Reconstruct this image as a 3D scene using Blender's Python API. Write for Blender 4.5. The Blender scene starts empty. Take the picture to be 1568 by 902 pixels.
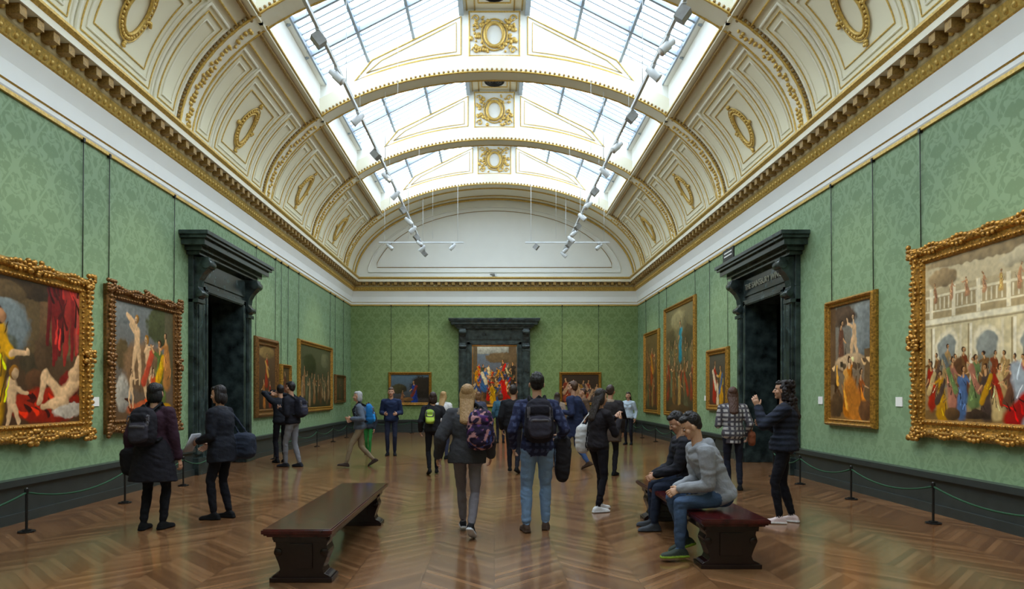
import bpy, bmesh, math, random
import numpy as np
from mathutils import Vector, Matrix, noise
from mathutils.bvhtree import BVHTree
random.seed(7); np.random.seed(7)
SC=bpy.context.scene; COL=SC.collection
try:
    SC.view_settings.view_transform='Standard'; SC.view_settings.look='None'
except Exception: pass
def V(*a): return Vector(a)
def s2l(c):
    if isinstance(c[0],int) or max(c)>1.0: c=[q/255 for q in c]
    return tuple(q/12.92 if q<=.04045 else ((q+.055)/1.055)**2.4 for q in c)
# ------------------------------------------------------------ materials
class NT:
    def __init__(s,name):
        s.mat=bpy.data.materials.new(name); s.mat.use_nodes=True; s.t=s.mat.node_tree
        s.b=s.t.nodes['Principled BSDF']
    def n(s,typ,**k):
        nd=s.t.nodes.new(typ)
        for a,b in k.items(): setattr(nd,a,b)
        return nd
    def l(s,a,b): s.t.links.new(a,b)
    def m(s,op,a,b=None,c=None):
        nd=s.n('ShaderNodeMath',operation=op)
        for i,q in enumerate((a,b,c)):
            if q is None: continue
            if isinstance(q,(int,float)): nd.inputs[i].default_value=q
            else: s.l(q,nd.inputs[i])
        return nd.outputs[0]
    def mix(s,f,a,b,bt='MIX'):
        nd=s.n('ShaderNodeMix',data_type='RGBA',blend_type=bt)
        for i,q in ((0,f),(6,a),(7,b)):
            if isinstance(q,(int,float)): nd.inputs[i].default_value=q
            elif isinstance(q,tuple): nd.inputs[i].default_value=(*q[:3],1)
            else: s.l(q,nd.inputs[i])
        return nd.outputs[2]
    def ramp(s,f,pts):
        nd=s.n('ShaderNodeValToRGB'); e=nd.color_ramp.elements
        while len(e)<len(pts): e.new(.5)
        for i,(p,c) in enumerate(pts): e[i].position=p; e[i].color=(*c,1)
        s.l(f,nd.inputs[0]); return nd.outputs[0]
    def bump(s,h,st,dist=.01):
        nd=s.n('ShaderNodeBump'); nd.inputs['Strength'].default_value=st; nd.inputs['Distance'].default_value=dist
        s.l(h,nd.inputs['Height']); s.l(nd.outputs[0],s.b.inputs['Normal'])
    def pos(s): return s.n('ShaderNodeTexCoord').outputs['Object']
    def noise(s,vec,sc,det=3,rough=.5,dist=0):
        nd=s.n('ShaderNodeTexNoise'); nd.inputs['Scale'].default_value=sc; nd.inputs['Detail'].default_value=det
        nd.inputs['Roughness'].default_value=rough; nd.inputs['Distortion'].default_value=dist
        if vec is not None: s.l(vec,nd.inputs['Vector'])
        return nd.outputs['Fac']
def simple(name,c,rough=.6,metal=0,nsc=8,namt=.12,bump=0,spec=None,c2=None):
    t=NT(name); c=s2l(c); d=s2l(c2) if c2 else tuple(q*(1-namt*2) for q in c)
    f=t.noise(t.pos(),nsc,4)
    t.l(t.ramp(f,[(.3,d),(.7,c)]),t.b.inputs['Base Color'])
    t.b.inputs['Roughness'].default_value=rough; t.b.inputs['Metallic'].default_value=metal
    if spec is not None: t.b.inputs['Specular IOR Level'].default_value=spec
    if bump: t.bump(f,bump)
    return t.mat
def damask(name,ax,ca,cb):
    t=NT(name); p=t.pos(); sx=t.n('ShaderNodeSeparateXYZ'); t.l(p,sx.inputs[0])
    u=sx.outputs[ax]; v=sx.outputs[2]
    pu=t.m('PINGPONG',u,.33); vm=t.m('FLOORED_MODULO',v,.9)
    cb_=t.n('ShaderNodeCombineXYZ'); t.l(pu,cb_.inputs[0]); t.l(vm,cb_.inputs[1])
    f=t.noise(cb_.outputs[0],9,1.5,.5,1.2)
    a=t.ramp(f,[(.47,(0,0,0)),(.54,(1,1,1))])
    cu=t.m('COSINE',t.m('MULTIPLY',u,math.pi/.33)); cv=t.m('COSINE',t.m('MULTIPLY',v,2*math.pi/.9))
    g=t.m('ABSOLUTE',t.m('ADD',cu,cv)); ring=t.m('LESS_THAN',g,.16)
    fac=t.m('MAXIMUM',a,ring)
    big=t.noise(p,.6,2)
    base=t.mix(fac,s2l(ca),s2l(cb))
    col=t.mix(t.m('MULTIPLY',big,.2),base,tuple(q*.7 for q in s2l(ca)))
    t.l(col,t.b.inputs['Base Color']); 
    r=t.m('SUBTRACT',.7,t.m('MULTIPLY',fac,.22)); t.l(r,t.b.inputs['Roughness'])
    t.b.inputs['Specular IOR Level'].default_value=.35
    return t.mat
def floormat():
    t=NT('parquet'); p=t.pos(); sx=t.n('ShaderNodeSeparateXYZ'); t.l(p,sx.inputs[0])
    x,y=sx.outputs[0],sx.outputs[1]; W=.62
    k=t.m('DIVIDE',x,W); ci=t.m('FLOOR',k); fr=t.m('FRACT',k)
    par=t.m('FLOORED_MODULO',ci,2)
    sg=t.m('SUBTRACT',t.m('MULTIPLY',par,2),1)
    d=t.m('ADD',y,t.m('MULTIPLY',t.m('MULTIPLY',t.m('SUBTRACT',fr,.5),W),sg))
    q=t.m('DIVIDE',d,.09); pi_=t.m('FLOOR',q); pf=t.m('FRACT',q)
    cb=t.n('ShaderNodeCombineXYZ'); t.l(ci,cb.inputs[0]); t.l(pi_,cb.inputs[1])
    wn=t.n('ShaderNodeTexWhiteNoise',noise_dimensions='2D'); t.l(cb.outputs[0],wn.inputs['Vector'])
    c=t.ramp(wn.outputs['Value'],[(0,s2l((112,76,48))),(.5,s2l((134,94,60))),(1,s2l((158,114,76)))])
    s2=t.m('MULTIPLY',t.m('SUBTRACT',t.m('MULTIPLY',x,sg),y),1.2)
    gv=t.n('ShaderNodeCombineXYZ'); t.l(t.m('MULTIPLY',d,45),gv.inputs[0]); t.l(s2,gv.inputs[1]); t.l(wn.outputs['Value'],gv.inputs[2])
    g=t.noise(gv.outputs[0],1,3)
    c=t.mix(t.m('MULTIPLY',g,.45),c,s2l((78,48,26)))
    e=t.m('LESS_THAN',t.m('MINIMUM',pf,t.m('SUBTRACT',1,pf)),.03)
    e2=t.m('LESS_THAN',t.m('MINIMUM',fr,t.m('SUBTRACT',1,fr)),.006)
    ed=t.m('MAXIMUM',e,e2)
    c=t.mix(t.m('MULTIPLY',ed,.6),c,s2l((48,28,16)))
    wear=t.noise(p,.5,3)
    t.l(c,t.b.inputs['Base Color'])
    t.l(t.m('ADD',.10,t.m('MULTIPLY',wear,.2)),t.b.inputs['Roughness'])
    t.b.inputs['Specular IOR Level'].default_value=.6
    t.b.inputs['Coat Weight'].default_value=.35; t.b.inputs['Coat Roughness'].default_value=.10
    t.bump(t.m('SUBTRACT',1,ed),.15,.002)
    return t.mat
def attrmat(name,rough,bs=0,bsc=30,spec=.3,dk=.35):
    t=NT(name); a=t.n('ShaderNodeAttribute',attribute_name='Col')
    p=t.pos()
    f=t.noise(p,bsc,4)
    c=t.mix(t.m('MULTIPLY',f,dk),a.outputs['Color'],(0,0,0))
    t.l(c,t.b.inputs['Base Color']); t.b.inputs['Roughness'].default_value=rough
    t.b.inputs['Specular IOR Level'].default_value=spec
    if bs: t.bump(f,bs,.01)
    return t.mat
def emis(name,c,st):
    t=NT(name); c=s2l(c); t.b.inputs['Base Color'].default_value=(*c,1)
    f=t.noise(t.pos(),.5,3)
    t.l(t.ramp(f,[(.3,tuple(q*.8 for q in c)),(.65,c)]),t.b.inputs['Emission Color'])
    t.b.inputs['Emission Strength'].default_value=st
    return t.mat
GA,GB=(122,148,110),(135,162,123)
M_wX=damask('green_damask_side',1,GA,GB); M_wY=damask('green_damask_end',0,(112,134,80),(128,150,96))
M_floor=floormat()
M_cream=simple('cream_plaster',(240,235,212),.7,nsc=2,namt=.02)
M_white=simple('white_plaster',(243,244,237),.7,nsc=2,namt=.015)
M_panel=simple('pale_panel_plaster',(236,230,200),.7,nsc=2,namt=.02)
M_gold=simple('gilding',(232,194,102),.4,.35,nsc=30,namt=.2,bump=.4)
M_goldd=simple('dark_gilding',(176,140,74),.45,.3,nsc=40,namt=.25,bump=.5)
M_frame=simple('frame_gilding',(208,152,62),.36,.5,nsc=28,namt=.36,bump=.8)
M_frame2=simple('dull_frame_gilding',(146,100,48),.4,.45,nsc=28,namt=.36,bump=.6)
M_brown=simple('cornice_brown_paint',(196,176,128),.7,nsc=10)  # brownish paint of the band behind the cornice brackets
M_marble=simple('dark_green_marble',(64,78,76),.2,nsc=5,c2=(22,28,28))
M_black=simple('black_metal',(18,18,18),.4,nsc=30)
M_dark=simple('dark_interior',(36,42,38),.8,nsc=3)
M_skirt=simple('skirting_dark',(52,58,56),.35,nsc=6)
M_rope=simple('green_rope',(24,74,44),.8,nsc=60,bump=.4)
M_mahog=simple('mahogany',(80,24,22),.14,nsc=12,c2=(48,14,14))
M_mahogd=simple('dark_mahogany',(34,15,14),.25,nsc=12)
M_metal=simple('white_enamel',(214,218,218),.4,nsc=10,namt=.05)
M_greyfix=simple('grey_fixture',(150,150,146),.4,nsc=10)
M_glass=emis('laylight_glass',(228,241,255),6.4)
M_addglow=emis('added_glow_next_room',(255,245,225),4.8)  # glowing panel added to brighten the painting in the next room
M_slat=simple('grey_white_glazing_bar',(160,174,186),.5,nsc=5,namt=.05)
M_canvas=attrmat('oil_paint',.4,.12,60,.3,.1)
M_cloth=attrmat('woven_cloth',.85,.35,60,.2,.25); M_skin=attrmat('skin',.5,.05,80,.4,.08); M_hair=attrmat('hair',.5,.7,90,.4)
M_card=simple('white_card',(235,235,230),.6,namt=.01)
M_text=simple('bronze_letters',(170,170,150),.4,.3)
# ------------------------------------------------------------ mesh builder
class MB:
    def __init__(s): s.v=[];s.f=[];s.m=[];s.s=[];s.mats=[]
    def mi(s,m):
        if m not in s.mats: s.mats.append(m)
        return s.mats.index(m)
    def add(s,vs,fs,mat,sm=False):
        b=len(s.v); k=s.mi(mat); s.v+=[tuple(q) for q in vs]
        for f in fs: s.f.append([i+b for i in f]); s.m.append(k); s.s.append(sm)
    def box(s,x0,x1,y0,y1,z0,z1,mat,M=None):
        vs=[(x,y,z) for x in (x0,x1) for y in (y0,y1) for z in (z0,z1)]
        if M: vs=[M(*q) for q in vs]
        s.add(vs,[(0,1,3,2),(4,6,7,5),(0,4,5,1),(2,3,7,6),(0,2,6,4),(1,5,7,3)],mat)
    def loft(s,rings,mat,cap=True,sm=True,closed=True):
        n=len(rings[0]); vs=[p for r in rings for p in r]; fs=[]
        for i in range(len(rings)-1):
            for j in range(n if closed else n-1):
                k=(j+1)%n; fs.append((i*n+j,i*n+k,(i+1)*n+k,(i+1)*n+j))
        if cap and closed: fs.append(tuple(range(n-1,-1,-1))); fs.append(tuple((len(rings)-1)*n+j for j in range(n)))
        s.add(vs,fs,mat,sm)
    def tube(s,pts,r,mat,n=6,closed=False,up=None):
        pts=[Vector(p) for p in pts]; N=len(pts); rings=[]
        for i,p in enumerate(pts):
            a=pts[(i-1)%N] if (closed or i>0) else p; b=pts[(i+1)%N] if (closed or i<N-1) else p
            t=(b-a).normalized(); u=Vector(up) if up else (V(0,0,1) if abs(t.z)<.9 else V(1,0,0))
            e=t.cross(u); 
            if e.length<1e-4: e=t.cross(V(0,1,0.01))
            e.normalize(); g=t.cross(e)
            rr=r[i] if isinstance(r,(list,tuple)) else r
            rings.append([p+e*math.cos(2*math.pi*k/n)*rr+g*math.sin(2*math.pi*k/n)*rr for k in range(n)])
        if closed: rings.append(rings[0])
        s.loft(rings,mat,cap=not closed)
    def ell(s,c,r,mat,n=8,m=5,R=None):
        rings=[];c=Vector(c)
        for i in range(m+1):
            a=-math.pi/2+math.pi*i/m; a=max(-1.45,min(1.45,a))
            rg=[]
            for k in range(n):
                b=2*math.pi*k/n; q=V(r[0]*math.cos(a)*math.cos(b),r[1]*math.cos(a)*math.sin(b),r[2]*math.sin(a))
                if R: q=R@q
                rg.append(c+q)
            rings.append(rg)
        s.loft(rings,mat)
    def prism(s,poly,fa,fb,mat,sm=False):
        s.loft([[fa(*p) for p in poly],[fb(*p) for p in poly]],mat,sm=sm)
    def obj(s,name,parent=None,bevel=0):
        me=bpy.data.meshes.new(name); me.from_pydata(s.v,[],s.f)
        for m in s.mats: me.materials.append(m)
        me.polygons.foreach_set('material_index',s.m); me.polygons.foreach_set('use_smooth',s.s)
        bm=bmesh.new(); bm.from_mesh(me); bmesh.ops.recalc_face_normals(bm,faces=bm.faces); bm.to_mesh(me); bm.free()
        me.update(); ob=bpy.data.objects.new(name,me); COL.objects.link(ob)
        if parent: ob.parent=parent
        if bevel:
            md=ob.modifiers.new('bevel','BEVEL'); md.width=bevel; md.segments=2; md.limit_method='ANGLE'
        return ob
XW=6.05; YB=27.5; YF=-4.0
ML=lambda u,w,v:(-XW+w,u,v)
MR=lambda u,w,v:(XW-w,u,v)
MBk=lambda u,w,v:(u,YB-w,v)
# ------------------------------------------------------------ shell
b=MB(); b.box(-10,10,YF-.3,37,-.15,0,M_floor); b.obj('floor')
DC=14.4; OW=.98; OH=3.75; TH=.6
for nm,M in (('wall_left',ML),('wall_right',MR)):
    b=MB()
    for (a,c,z0,z1) in ((YF,DC-OW,0,6.5),(DC+OW,YB+TH,0,6.5),(DC-OW,DC+OW,OH,6.5)): b.box(a,c,-TH,0,z0,z1,M_wX,M)
    b.obj(nm)
b=MB()
for (a,c,z0,z1) in ((-XW,-OW,0,6.4),(OW,XW,0,6.4),(-OW,OW,OH,6.4)): b.box(a,c,-TH,0,z0,z1,M_wY,MBk)
AE,BE,HE=5.9,3.4,6.45
def E(t,o=0):
    x=AE*math.cos(t); z=HE+BE*math.sin(t); nx=math.cos(t)/AE; nz=math.sin(t)/BE; l=math.hypot(nx,nz)
    return (x+nx/l*o, z+nz/l*o)
NTT=40
arc=[E(math.pi*i/NTT,.15) for i in range(NTT+1)]
poly=[(XW,6.4)]+arc+[(-XW,6.4)]
b.prism(poly,lambda x,z:(x,YB,z),lambda x,z:(x,YB+TH,z),M_white)
b.obj('wall_back')
b=MB(); b.box(-XW-TH,XW+TH,YF-.4,YF,0,11.5,M_cream); b.obj('wall_front')
# skirting
def skirt(nm,M,segs):
    b=MB()
    for a,c in segs:
        b.box(a,c,0,.10,0,.46,M_skirt,M); b.box(a,c,0,.14,0,.12,M_skirt,M); b.box(a,c,0,.15,.46,.54,M_skirt,M)
    b.obj('baseboard_'+nm)
skirt('left',ML,[(YF,DC-1.5),(DC+1.5,YB)]); skirt('right',MR,[(YF,DC-1.5),(DC+1.5,YB)]); skirt('back',MBk,[(-XW+.15,-1.5),(1.5,XW-.15)])
# cornice
prof=[((0,5.33),M_gold),((.035,5.33),M_gold),((.035,5.38),M_white),((.045,5.40),M_white),((.045,5.46),M_gold),((.065,5.48),M_white),((.07,5.7),M_white),((.13,5.93),M_gold),
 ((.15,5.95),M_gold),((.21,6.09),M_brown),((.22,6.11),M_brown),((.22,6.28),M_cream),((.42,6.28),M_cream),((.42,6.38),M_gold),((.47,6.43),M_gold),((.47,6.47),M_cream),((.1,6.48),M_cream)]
b=MB()
def cpath(w,z): return [(-XW+w,YF,z),(-XW+w,YB-w,z),(XW-w,YB-w,z),(XW-w,YF,z)]
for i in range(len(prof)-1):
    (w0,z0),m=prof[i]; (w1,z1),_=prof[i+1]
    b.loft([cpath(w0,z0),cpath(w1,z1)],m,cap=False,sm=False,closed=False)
def along(a,c,st):
    n=int((c-a)/st); return [a+st*(i+.5) for i in range(n)]
for M,lo,hi in ((ML,YF,YB-.3),(MR,YF,YB-.3),(MBk,-XW+.3,XW-.3)):
    for u in along(lo,hi,.3):
        b.box(u-.06,u+.06,.2,.39,6.15,6.275,M_goldd,M)
        b.ell(M(u+.15,.24,6.2),(.04,.04,.04),M_gold,6,4)
    for u in along(lo,hi,.13): b.ell(M(u,.17,6.02),(.035,.035,.05),M_gold,6,4)
b.obj('trim_cornice')
# ------------------------------------------------------------ ceiling
TB=math.acos(4.5/AE)
RY=[25.6-4.42*i for i in range(7)]
def surf(b,t0,t1,y0,y1,mat,o=0,n=14,side=1):
    pts=[E(t0+(t1-t0)*i/n,o) for i in range(n+1)]
    b.loft([[(side*x,y0,z) for x,z in pts],[(side*x,y1,z) for x,z in pts]],mat,cap=False,closed=False)
ce=MB()
for sd in (1,-1): surf(ce,0,TB,YF,YB,M_cream,0,40,sd)
surf(ce,TB,math.pi-TB,RY[0],YB,M_cream,0,30); surf(ce,TB,math.pi-TB,YF,RY[-1],M_cream,0,30)
for y,r,o in ((YB-.05,.04,-.04),(YB-.45,.02,-.02),(RY[0]+.5,.02,-.02)):
    ce.tube([(E(math.pi*i/48,o)[0],y,E(math.pi*i/48,o)[1]) for i in range(49)],r,M_gold,6,up=(0,1,0))
def lun(k,r,m,z0=6.75):
    a,bb=AE*k,BE*k-.05; pts=[]
    for i in range(41):
        t=math.pi*i/40; x=a*math.cos(t); z=HE+bb*math.sin(t)
        if z>z0: pts.append((x,YB-.02,z))
    pts=[(pts[0][0],YB-.02,z0)]+pts+[(pts[-1][0],YB-.02,z0)]
    ce.tube(pts,r,m,6,closed=True,up=(0,1,0))
lun(.91,.035,M_white); lun(.86,.012,M_goldd,6.95); 
def oval(b,cf,ru,rv,r,mat,n=20):
    b.tube([cf(ru*math.cos(2*math.pi*i/n),rv*math.sin(2*math.pi*i/n)) for i in range(n)],r,mat,6,closed=True,up=(0,1,0))
for ry in RY:
    rings=[]
    for i in range(81):
        t=math.pi*i/80; a=E(t,-.07); c=E(t,.32)
        rings.append([(a[0],ry-.25,a[1]),(a[0],ry+.25,a[1]),(c[0],ry+.25,c[1]),(c[0],ry-.25,c[1])])
    ce.loft(rings,M_cream,sm=False)
    for dy in (-.24,.24):
        ce.tube([(E(math.pi*i/90,-.07)[0],ry+dy,E(math.pi*i/90,-.07)[1]) for i in range(91)],[.022+.008*(i%2) for i in range(91)],M_gold,6,up=(0,1,0))
        n=150
        for i in range(n):
            t=math.pi*(i+.5)/n; p=E(t,-.03); ce.ell((p[0],ry+dy*1.1,p[1]),(.032,.026,.032),M_goldd,5,4)
    for sd in (1,-1):
        for i in range(26):
            t=.08+(TB-.1)*i/26; p=E(t,-.08)
            for k in range(2):
                ce.ell((sd*p[0],ry+random.uniform(-.09,.09),p[1]),(.025+random.random()*.02,.03+random.random()*.03,.04),M_gold,6,4)
    arc=[E(math.pi-TB-(math.pi-2*TB)*i/30,.3) for i in range(31)]
    poly=[(4.55,9.0),(4.42,9.56),(.78,11.42),(-.78,11.42),(-4.42,9.56),(-4.55,9.0)]+arc
    ce.prism(poly,lambda x,z:(x,ry-.16,z),lambda x,z:(x,ry+.16,z),M_white)
    for sd in (1,-1):
        for k,(ins,rr,mm) in enumerate(((0,.018,M_gold),(.12,.012,M_gold))):
            top=[(.85+ins,11.2-ins*1.2),(3.55-ins*2.5,9.88+ins*.1)]
            bot=[]
            for i in range(9):
                x=(3.55-ins*2.5)+(.85+ins-3.55+ins*2.5)*i/8; t=math.acos(x/AE); bot.append((x,E(t,.42+ins*.7)[1]))
            pts=[top[0]]+[(top[0][0]+(top[1][0]-top[0][0])*i/6,top[0][1]+(top[1][1]-top[0][1])*i/6) for i in range(1,6)]+bot
            ce.tube([(sd*x,ry-.175,z) for x,z in pts],rr,mm,5,closed=True,up=(0,1,0))
    cx,cz,yy=0,10.72,ry-.2
    ce.box(-.66,.66,ry-.19,ry-.1,cz-.55,cz+.62,M_white)
    for hw,hh,r in ((.64,.56,.028),): ce.tube([(-hw,yy,cz-hh+.03),(hw,yy,cz-hh+.03),(hw,yy,cz+hh+.03),(-hw,yy,cz+hh+.03)],r,M_gold,6,closed=True,up=(0,1,0))
    oval(ce,lambda u,v:(cx+u,yy-.02,cz+v),.24,.3,.05,M_gold)
    oval(ce,lambda u,v:(cx+u,yy-.02,cz+v),.33,.4,.02,M_gold)
    for sd in (1,-1):
        for i in range(30):
            a=random.uniform(-1.3,1.3); rr=random.uniform(.38,.6)
            ce.ell((sd*rr*math.cos(a)*1.02,yy-.02,cz+rr*.85*math.sin(a)),(.03+.04*random.random(),.04,.03+.04*random.random()),M_gold,6,4,Matrix.Rotation(random.random()*3,3,'Y'))
        for zz in (-.4,.4): ce.tube([(sd*(.47+.1*math.cos(a)*(1-a/9)),yy-.03,cz+zz+.1*math.sin(a)*(1-a/9)) for a in [k*.5 for k in range(14)]],.022,M_gold,5,up=(0,1,0))
for bi in range(6):
    y1=RY[bi]-.16; y0=RY[bi+1]+.16; ym=(y0+y1)/2
    ce.box(-.78,.78,y0,y1,11.38,11.5,M_cream)
    for x in (-.7,-.5,.5,.7): ce.tube([(x,y0,11.37),(x,y1,11.37)],.02,M_gold,5)
    for yv in (y1-.85,):
        ce.box(-.42,.42,yv-.42,yv+.42,11.3,11.38,M_white)
        ce.tube([(-.4,yv-.4,11.3),(.4,yv-.4,11.3),(.4,yv+.4,11.3),(-.4,yv+.4,11.3)],.03,M_gold,5,closed=True)
        for r in (.3,.22,.14,.06): ce.tube([(r*math.cos(a*.393),yv+r*math.sin(a*.393),11.26) for a in range(16)],.018,M_black,5,closed=True)
        ce.loft([[(.32*math.cos(a*.393),yv+.32*math.sin(a*.393),zz) for a in range(16)] for zz in (11.27,11.31)],M_black,sm=False)
    for sd in (1,-1):
        UP=(sd*.8,0,.75)
        ce.add([(sd*4.42,y0,8.72),(sd*4.42,y1,8.72),(sd*4.42,y1,9.56),(sd*4.42,y0,9.56)],[(0,1,2,3)],M_white)
        ce.box(min(sd*4.3,sd*4.45),max(sd*4.3,sd*4.45),y0,y1,9.46,9.6,M_white)
        ce.box(min(sd*4.38,sd*4.6),max(sd*4.38,sd*4.6),y0-.2,y1+.2,8.6,8.78,M_cream)
        for o,t_,r in ((-.05,TB-.015,.035),(-.03,TB-.075,.02)):
            p=E(t_,o); n=60
            ce.tube([(sd*p[0],y0+(y1-y0)*i/n,p[1]) for i in range(n+1)],[r*(1+.25*(i%2)) for i in range(n+1)],M_gold if r<.03 else M_goldd,6)
        ce.tube([(sd*4.36,y0,8.66),(sd*4.36,y1,8.66)],.02,M_gold,5)
        def cp(y,t,o): 
            p=E(t,o); return (sd*p[0],y,p[1])
        def rect(ya,yb,ta,tb,o,r,m):
            pts=[]; N=12
            for i in range(N): pts.append(cp(ya,ta+(tb-ta)*i/N,o))
            pts.append(cp(ya,tb,o))
            for i in range(N): pts.append(cp(yb,tb+(ta-tb)*i/N,o))
            pts.append(cp(yb,ta,o))
            ce.tube(pts,r,m,6,closed=True,up=UP)
        L0,L1=y0+.2,y1-.2
        t0,t1=.07,TB-.11
        def panel(ya,yb,ta,tb):
            n=40; pa=[cp(ya,ta+(tb-ta)*i/n,-.02) for i in range(n+1)]; pb=[cp(yb,ta+(tb-ta)*i/n,-.02) for i in range(n+1)]
            ce.loft([pa,pb],M_panel,cap=False,closed=False)
            rect(ya,yb,ta,tb,-.02,.03,M_cream)
            rect(ya+.09,yb-.09,ta+.025,tb-.025,-.028,.012,M_gold)
            rect(ya+.2,yb-.2,ta+.055,tb-.055,-.028,.018,M_cream)
        w=L1-L0
        panel(L0,L0+w*.2,t0,t1); panel(L0+w*.23,L1-w*.23,t0,t1); panel(L1-w*.2,L1,t0,t1)
        rect(L0+w*.23+.32,L1-w*.23-.32,t0+.09,t1-.09,-.028,.012,M_gold)
        tm=(t0+t1)/2
        for ru,rv,r in ((.22,.1,.03),(.31,.135,.014)):
            ce.tube([cp(ym+ru*math.cos(k*.314),tm+rv*math.sin(k*.314),-.05) for k in range(20)],r,M_gold,6,closed=True,up=UP)
        for i in range(34):
            a=i*.185; ce.ell(cp(ym+.265*math.cos(a),tm+.117*math.sin(a),-.05),(.03,.035,.035),M_gold,6,4)
        for a in (0,1.57,3.14,4.71):
            for k in range(4): ce.ell(cp(ym+.35*math.cos(a)+random.uniform(-.04,.04),tm+.15*math.sin(a)+random.uniform(-.01,.01),-.05),(.03,.04,.035),M_gold,6,4)
ce.obj('ceiling')
def sl(x): return 11.42+(9.56-11.42)*(x-.78)/(4.42-.78)
k=0
for bi in range(6):
    y1=RY[bi]-.16; y0=RY[bi+1]+.16
    for sd in (1,-1):
        k+=1; b=MB()
        b.add([(sd*.78,y0,sl(.78)),(sd*.78,y1,sl(.78)),(sd*4.42,y1,sl(4.42)),(sd*4.42,y0,sl(4.42))],[(0,1,2,3)],M_glass)
        for x,w,h in ((.84,.12,.16),(2.05,.07,.14),(3.2,.07,.14),(4.32,.12,.14)):
            b.box(sd*x-w/2,sd*x+w/2,y0,y1,sl(x)-h,sl(x)-.01,M_slat)
        for u in along(y0,y1,.26):
            p=[]
            for x in (.8,4.4):
                p.append([(sd*x,u-.016,sl(x)-.09),(sd*x,u+.016,sl(x)-.09),(sd*x,u+.016,sl(x)-.05),(sd*x,u-.016,sl(x)-.05)])
            b.loft(p,M_slat,sm=False)
        for u in ((y0*2+y1)/3,(y0+2*y1)/3):
            p=[[(sd*x,u-.035,sl(x)-.15),(sd*x,u+.035,sl(x)-.15),(sd*x,u+.035,sl(x)-.02),(sd*x,u-.035,sl(x)-.02)] for x in (.8,4.4)]
            b.loft(p,M_slat,sm=False)
        b.obj('window_%d'%k)
# ------------------------------------------------------------ doors
def door(nm,M,c):
    b=MB()
    D=lambda u,w,v:M(c+u,w,v)
    for s in (1,-1):
        B=lambda a,e,w0,w1,z0,z1,m=M_marble:b.box(min(s*a,s*e),max(s*a,s*e),w0,w1,z0,z1,m,D)
        B(.98,1.5,0,.10,0,3.75); B(.95,1.02,-TH,.16,0,3.75); B(1.02,1.14,0,.14,0,3.8); B(1.2,1.44,0,.16,.4,3.5)
        B(1.24,1.40,.16,.18,.5,3.4); B(.96,1.52,0,.22,0,.34); B(1.16,1.5,0,.20,3.42,3.5)
        pr=[(.0,3.5),(.14,3.5),(.2,3.56),(.2,3.66),(.15,3.74),(.17,3.88),(.24,4.0),(.34,4.1),(.38,4.22),(.36,4.33),(.0,4.35)]
        b.loft([[D(s*1.2,w+.02,v) for w,v in pr],[D(s*1.44,w+.02,v) for w,v in pr]],M_marble,sm=False)
        for vv,ww,r in ((3.61,.2,.07),(4.2,.33,.10)):
            b.tube([D(s*1.17,ww,vv),D(s*1.47,ww,vv)],r,M_marble,12)
    B=lambda a,e,w0,w1,z0,z1,m=M_marble:b.box(a,e,w0,w1,z0,z1,m,D)
    B(-1.14,1.14,0,.14,3.68,3.82); B(-1.02,1.02,-TH,.16,3.7,3.76); B(-1.5,1.5,0,.10,3.75,4.38); B(-1.1,1.1,.1,.13,3.9,4.3)
    B(-1.58,1.58,0,.26,4.35,4.42); B(-1.66,1.66,0,.34,4.42,4.50); B(-1.80,1.80,0,.46,4.50,4.62,M_marble); B(-1.86,1.86,0,.52,4.62,4.68); B(-1.9,1.9,0,.56,4.68,4.76)
    return b.obj(nm,bevel=.008)
d1=door('door_1',ML,DC); d2=door('door_2',MR,DC); d3=door('door_3',MBk,0)
tx=bpy.data.curves.new('inscription','FONT'); tx.body='THE SAINSBURY WING'; tx.size=.19; tx.extrude=.008; tx.align_x='CENTER'; tx.align_y='CENTER'
to=bpy.data.objects.new('inscription',tx); COL.objects.link(to); tx.materials.append(M_text)
to.rotation_euler=(math.pi/2,0,-math.pi/2); to.location=(XW-.145,DC,4.1); to.parent=d2
b=MB(); b.box(-.35,.35,.44,.47,4.80,5.08,M_black,lambda u,w,v:MR(DC+1.2+u,w,v)); b.box(-.03,.03,.3,.45,4.76,4.9,M_black,lambda u,w,v:MR(DC+1.2+u,w,v))
for vv in (4.9,4.98): b.box(-.25,.25,.472,.476,vv,vv+.03,M_card,lambda u,w,v:MR(DC+1.2+u,w,v))
b.obj('direction_sign')
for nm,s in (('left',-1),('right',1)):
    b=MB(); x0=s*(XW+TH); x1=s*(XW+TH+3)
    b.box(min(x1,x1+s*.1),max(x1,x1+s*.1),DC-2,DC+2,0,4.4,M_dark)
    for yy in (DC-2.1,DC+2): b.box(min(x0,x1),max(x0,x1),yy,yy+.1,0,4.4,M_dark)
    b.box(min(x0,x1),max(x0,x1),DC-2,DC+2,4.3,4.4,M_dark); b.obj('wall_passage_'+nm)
b=MB(); YN=36.3
b.box(-5,5,YN,YN+.2,0,6.5,M_wY); b.box(-5.1,-5,YB+TH,YN,0,6.5,M_wX); b.box(5,5.1,YB+TH,YN,0,6.5,M_wX)
b.obj('wall_next_room')
b=MB(); b.box(-5,5,YB+TH,YN,6.5,6.6,M_cream); b.box(-3,3,YB+TH+1.5,YN-1.5,6.44,6.49,M_addglow); b.obj('ceiling_next_room')  # plain ceiling, plus an added unseen glow panel lighting the far painting
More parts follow.
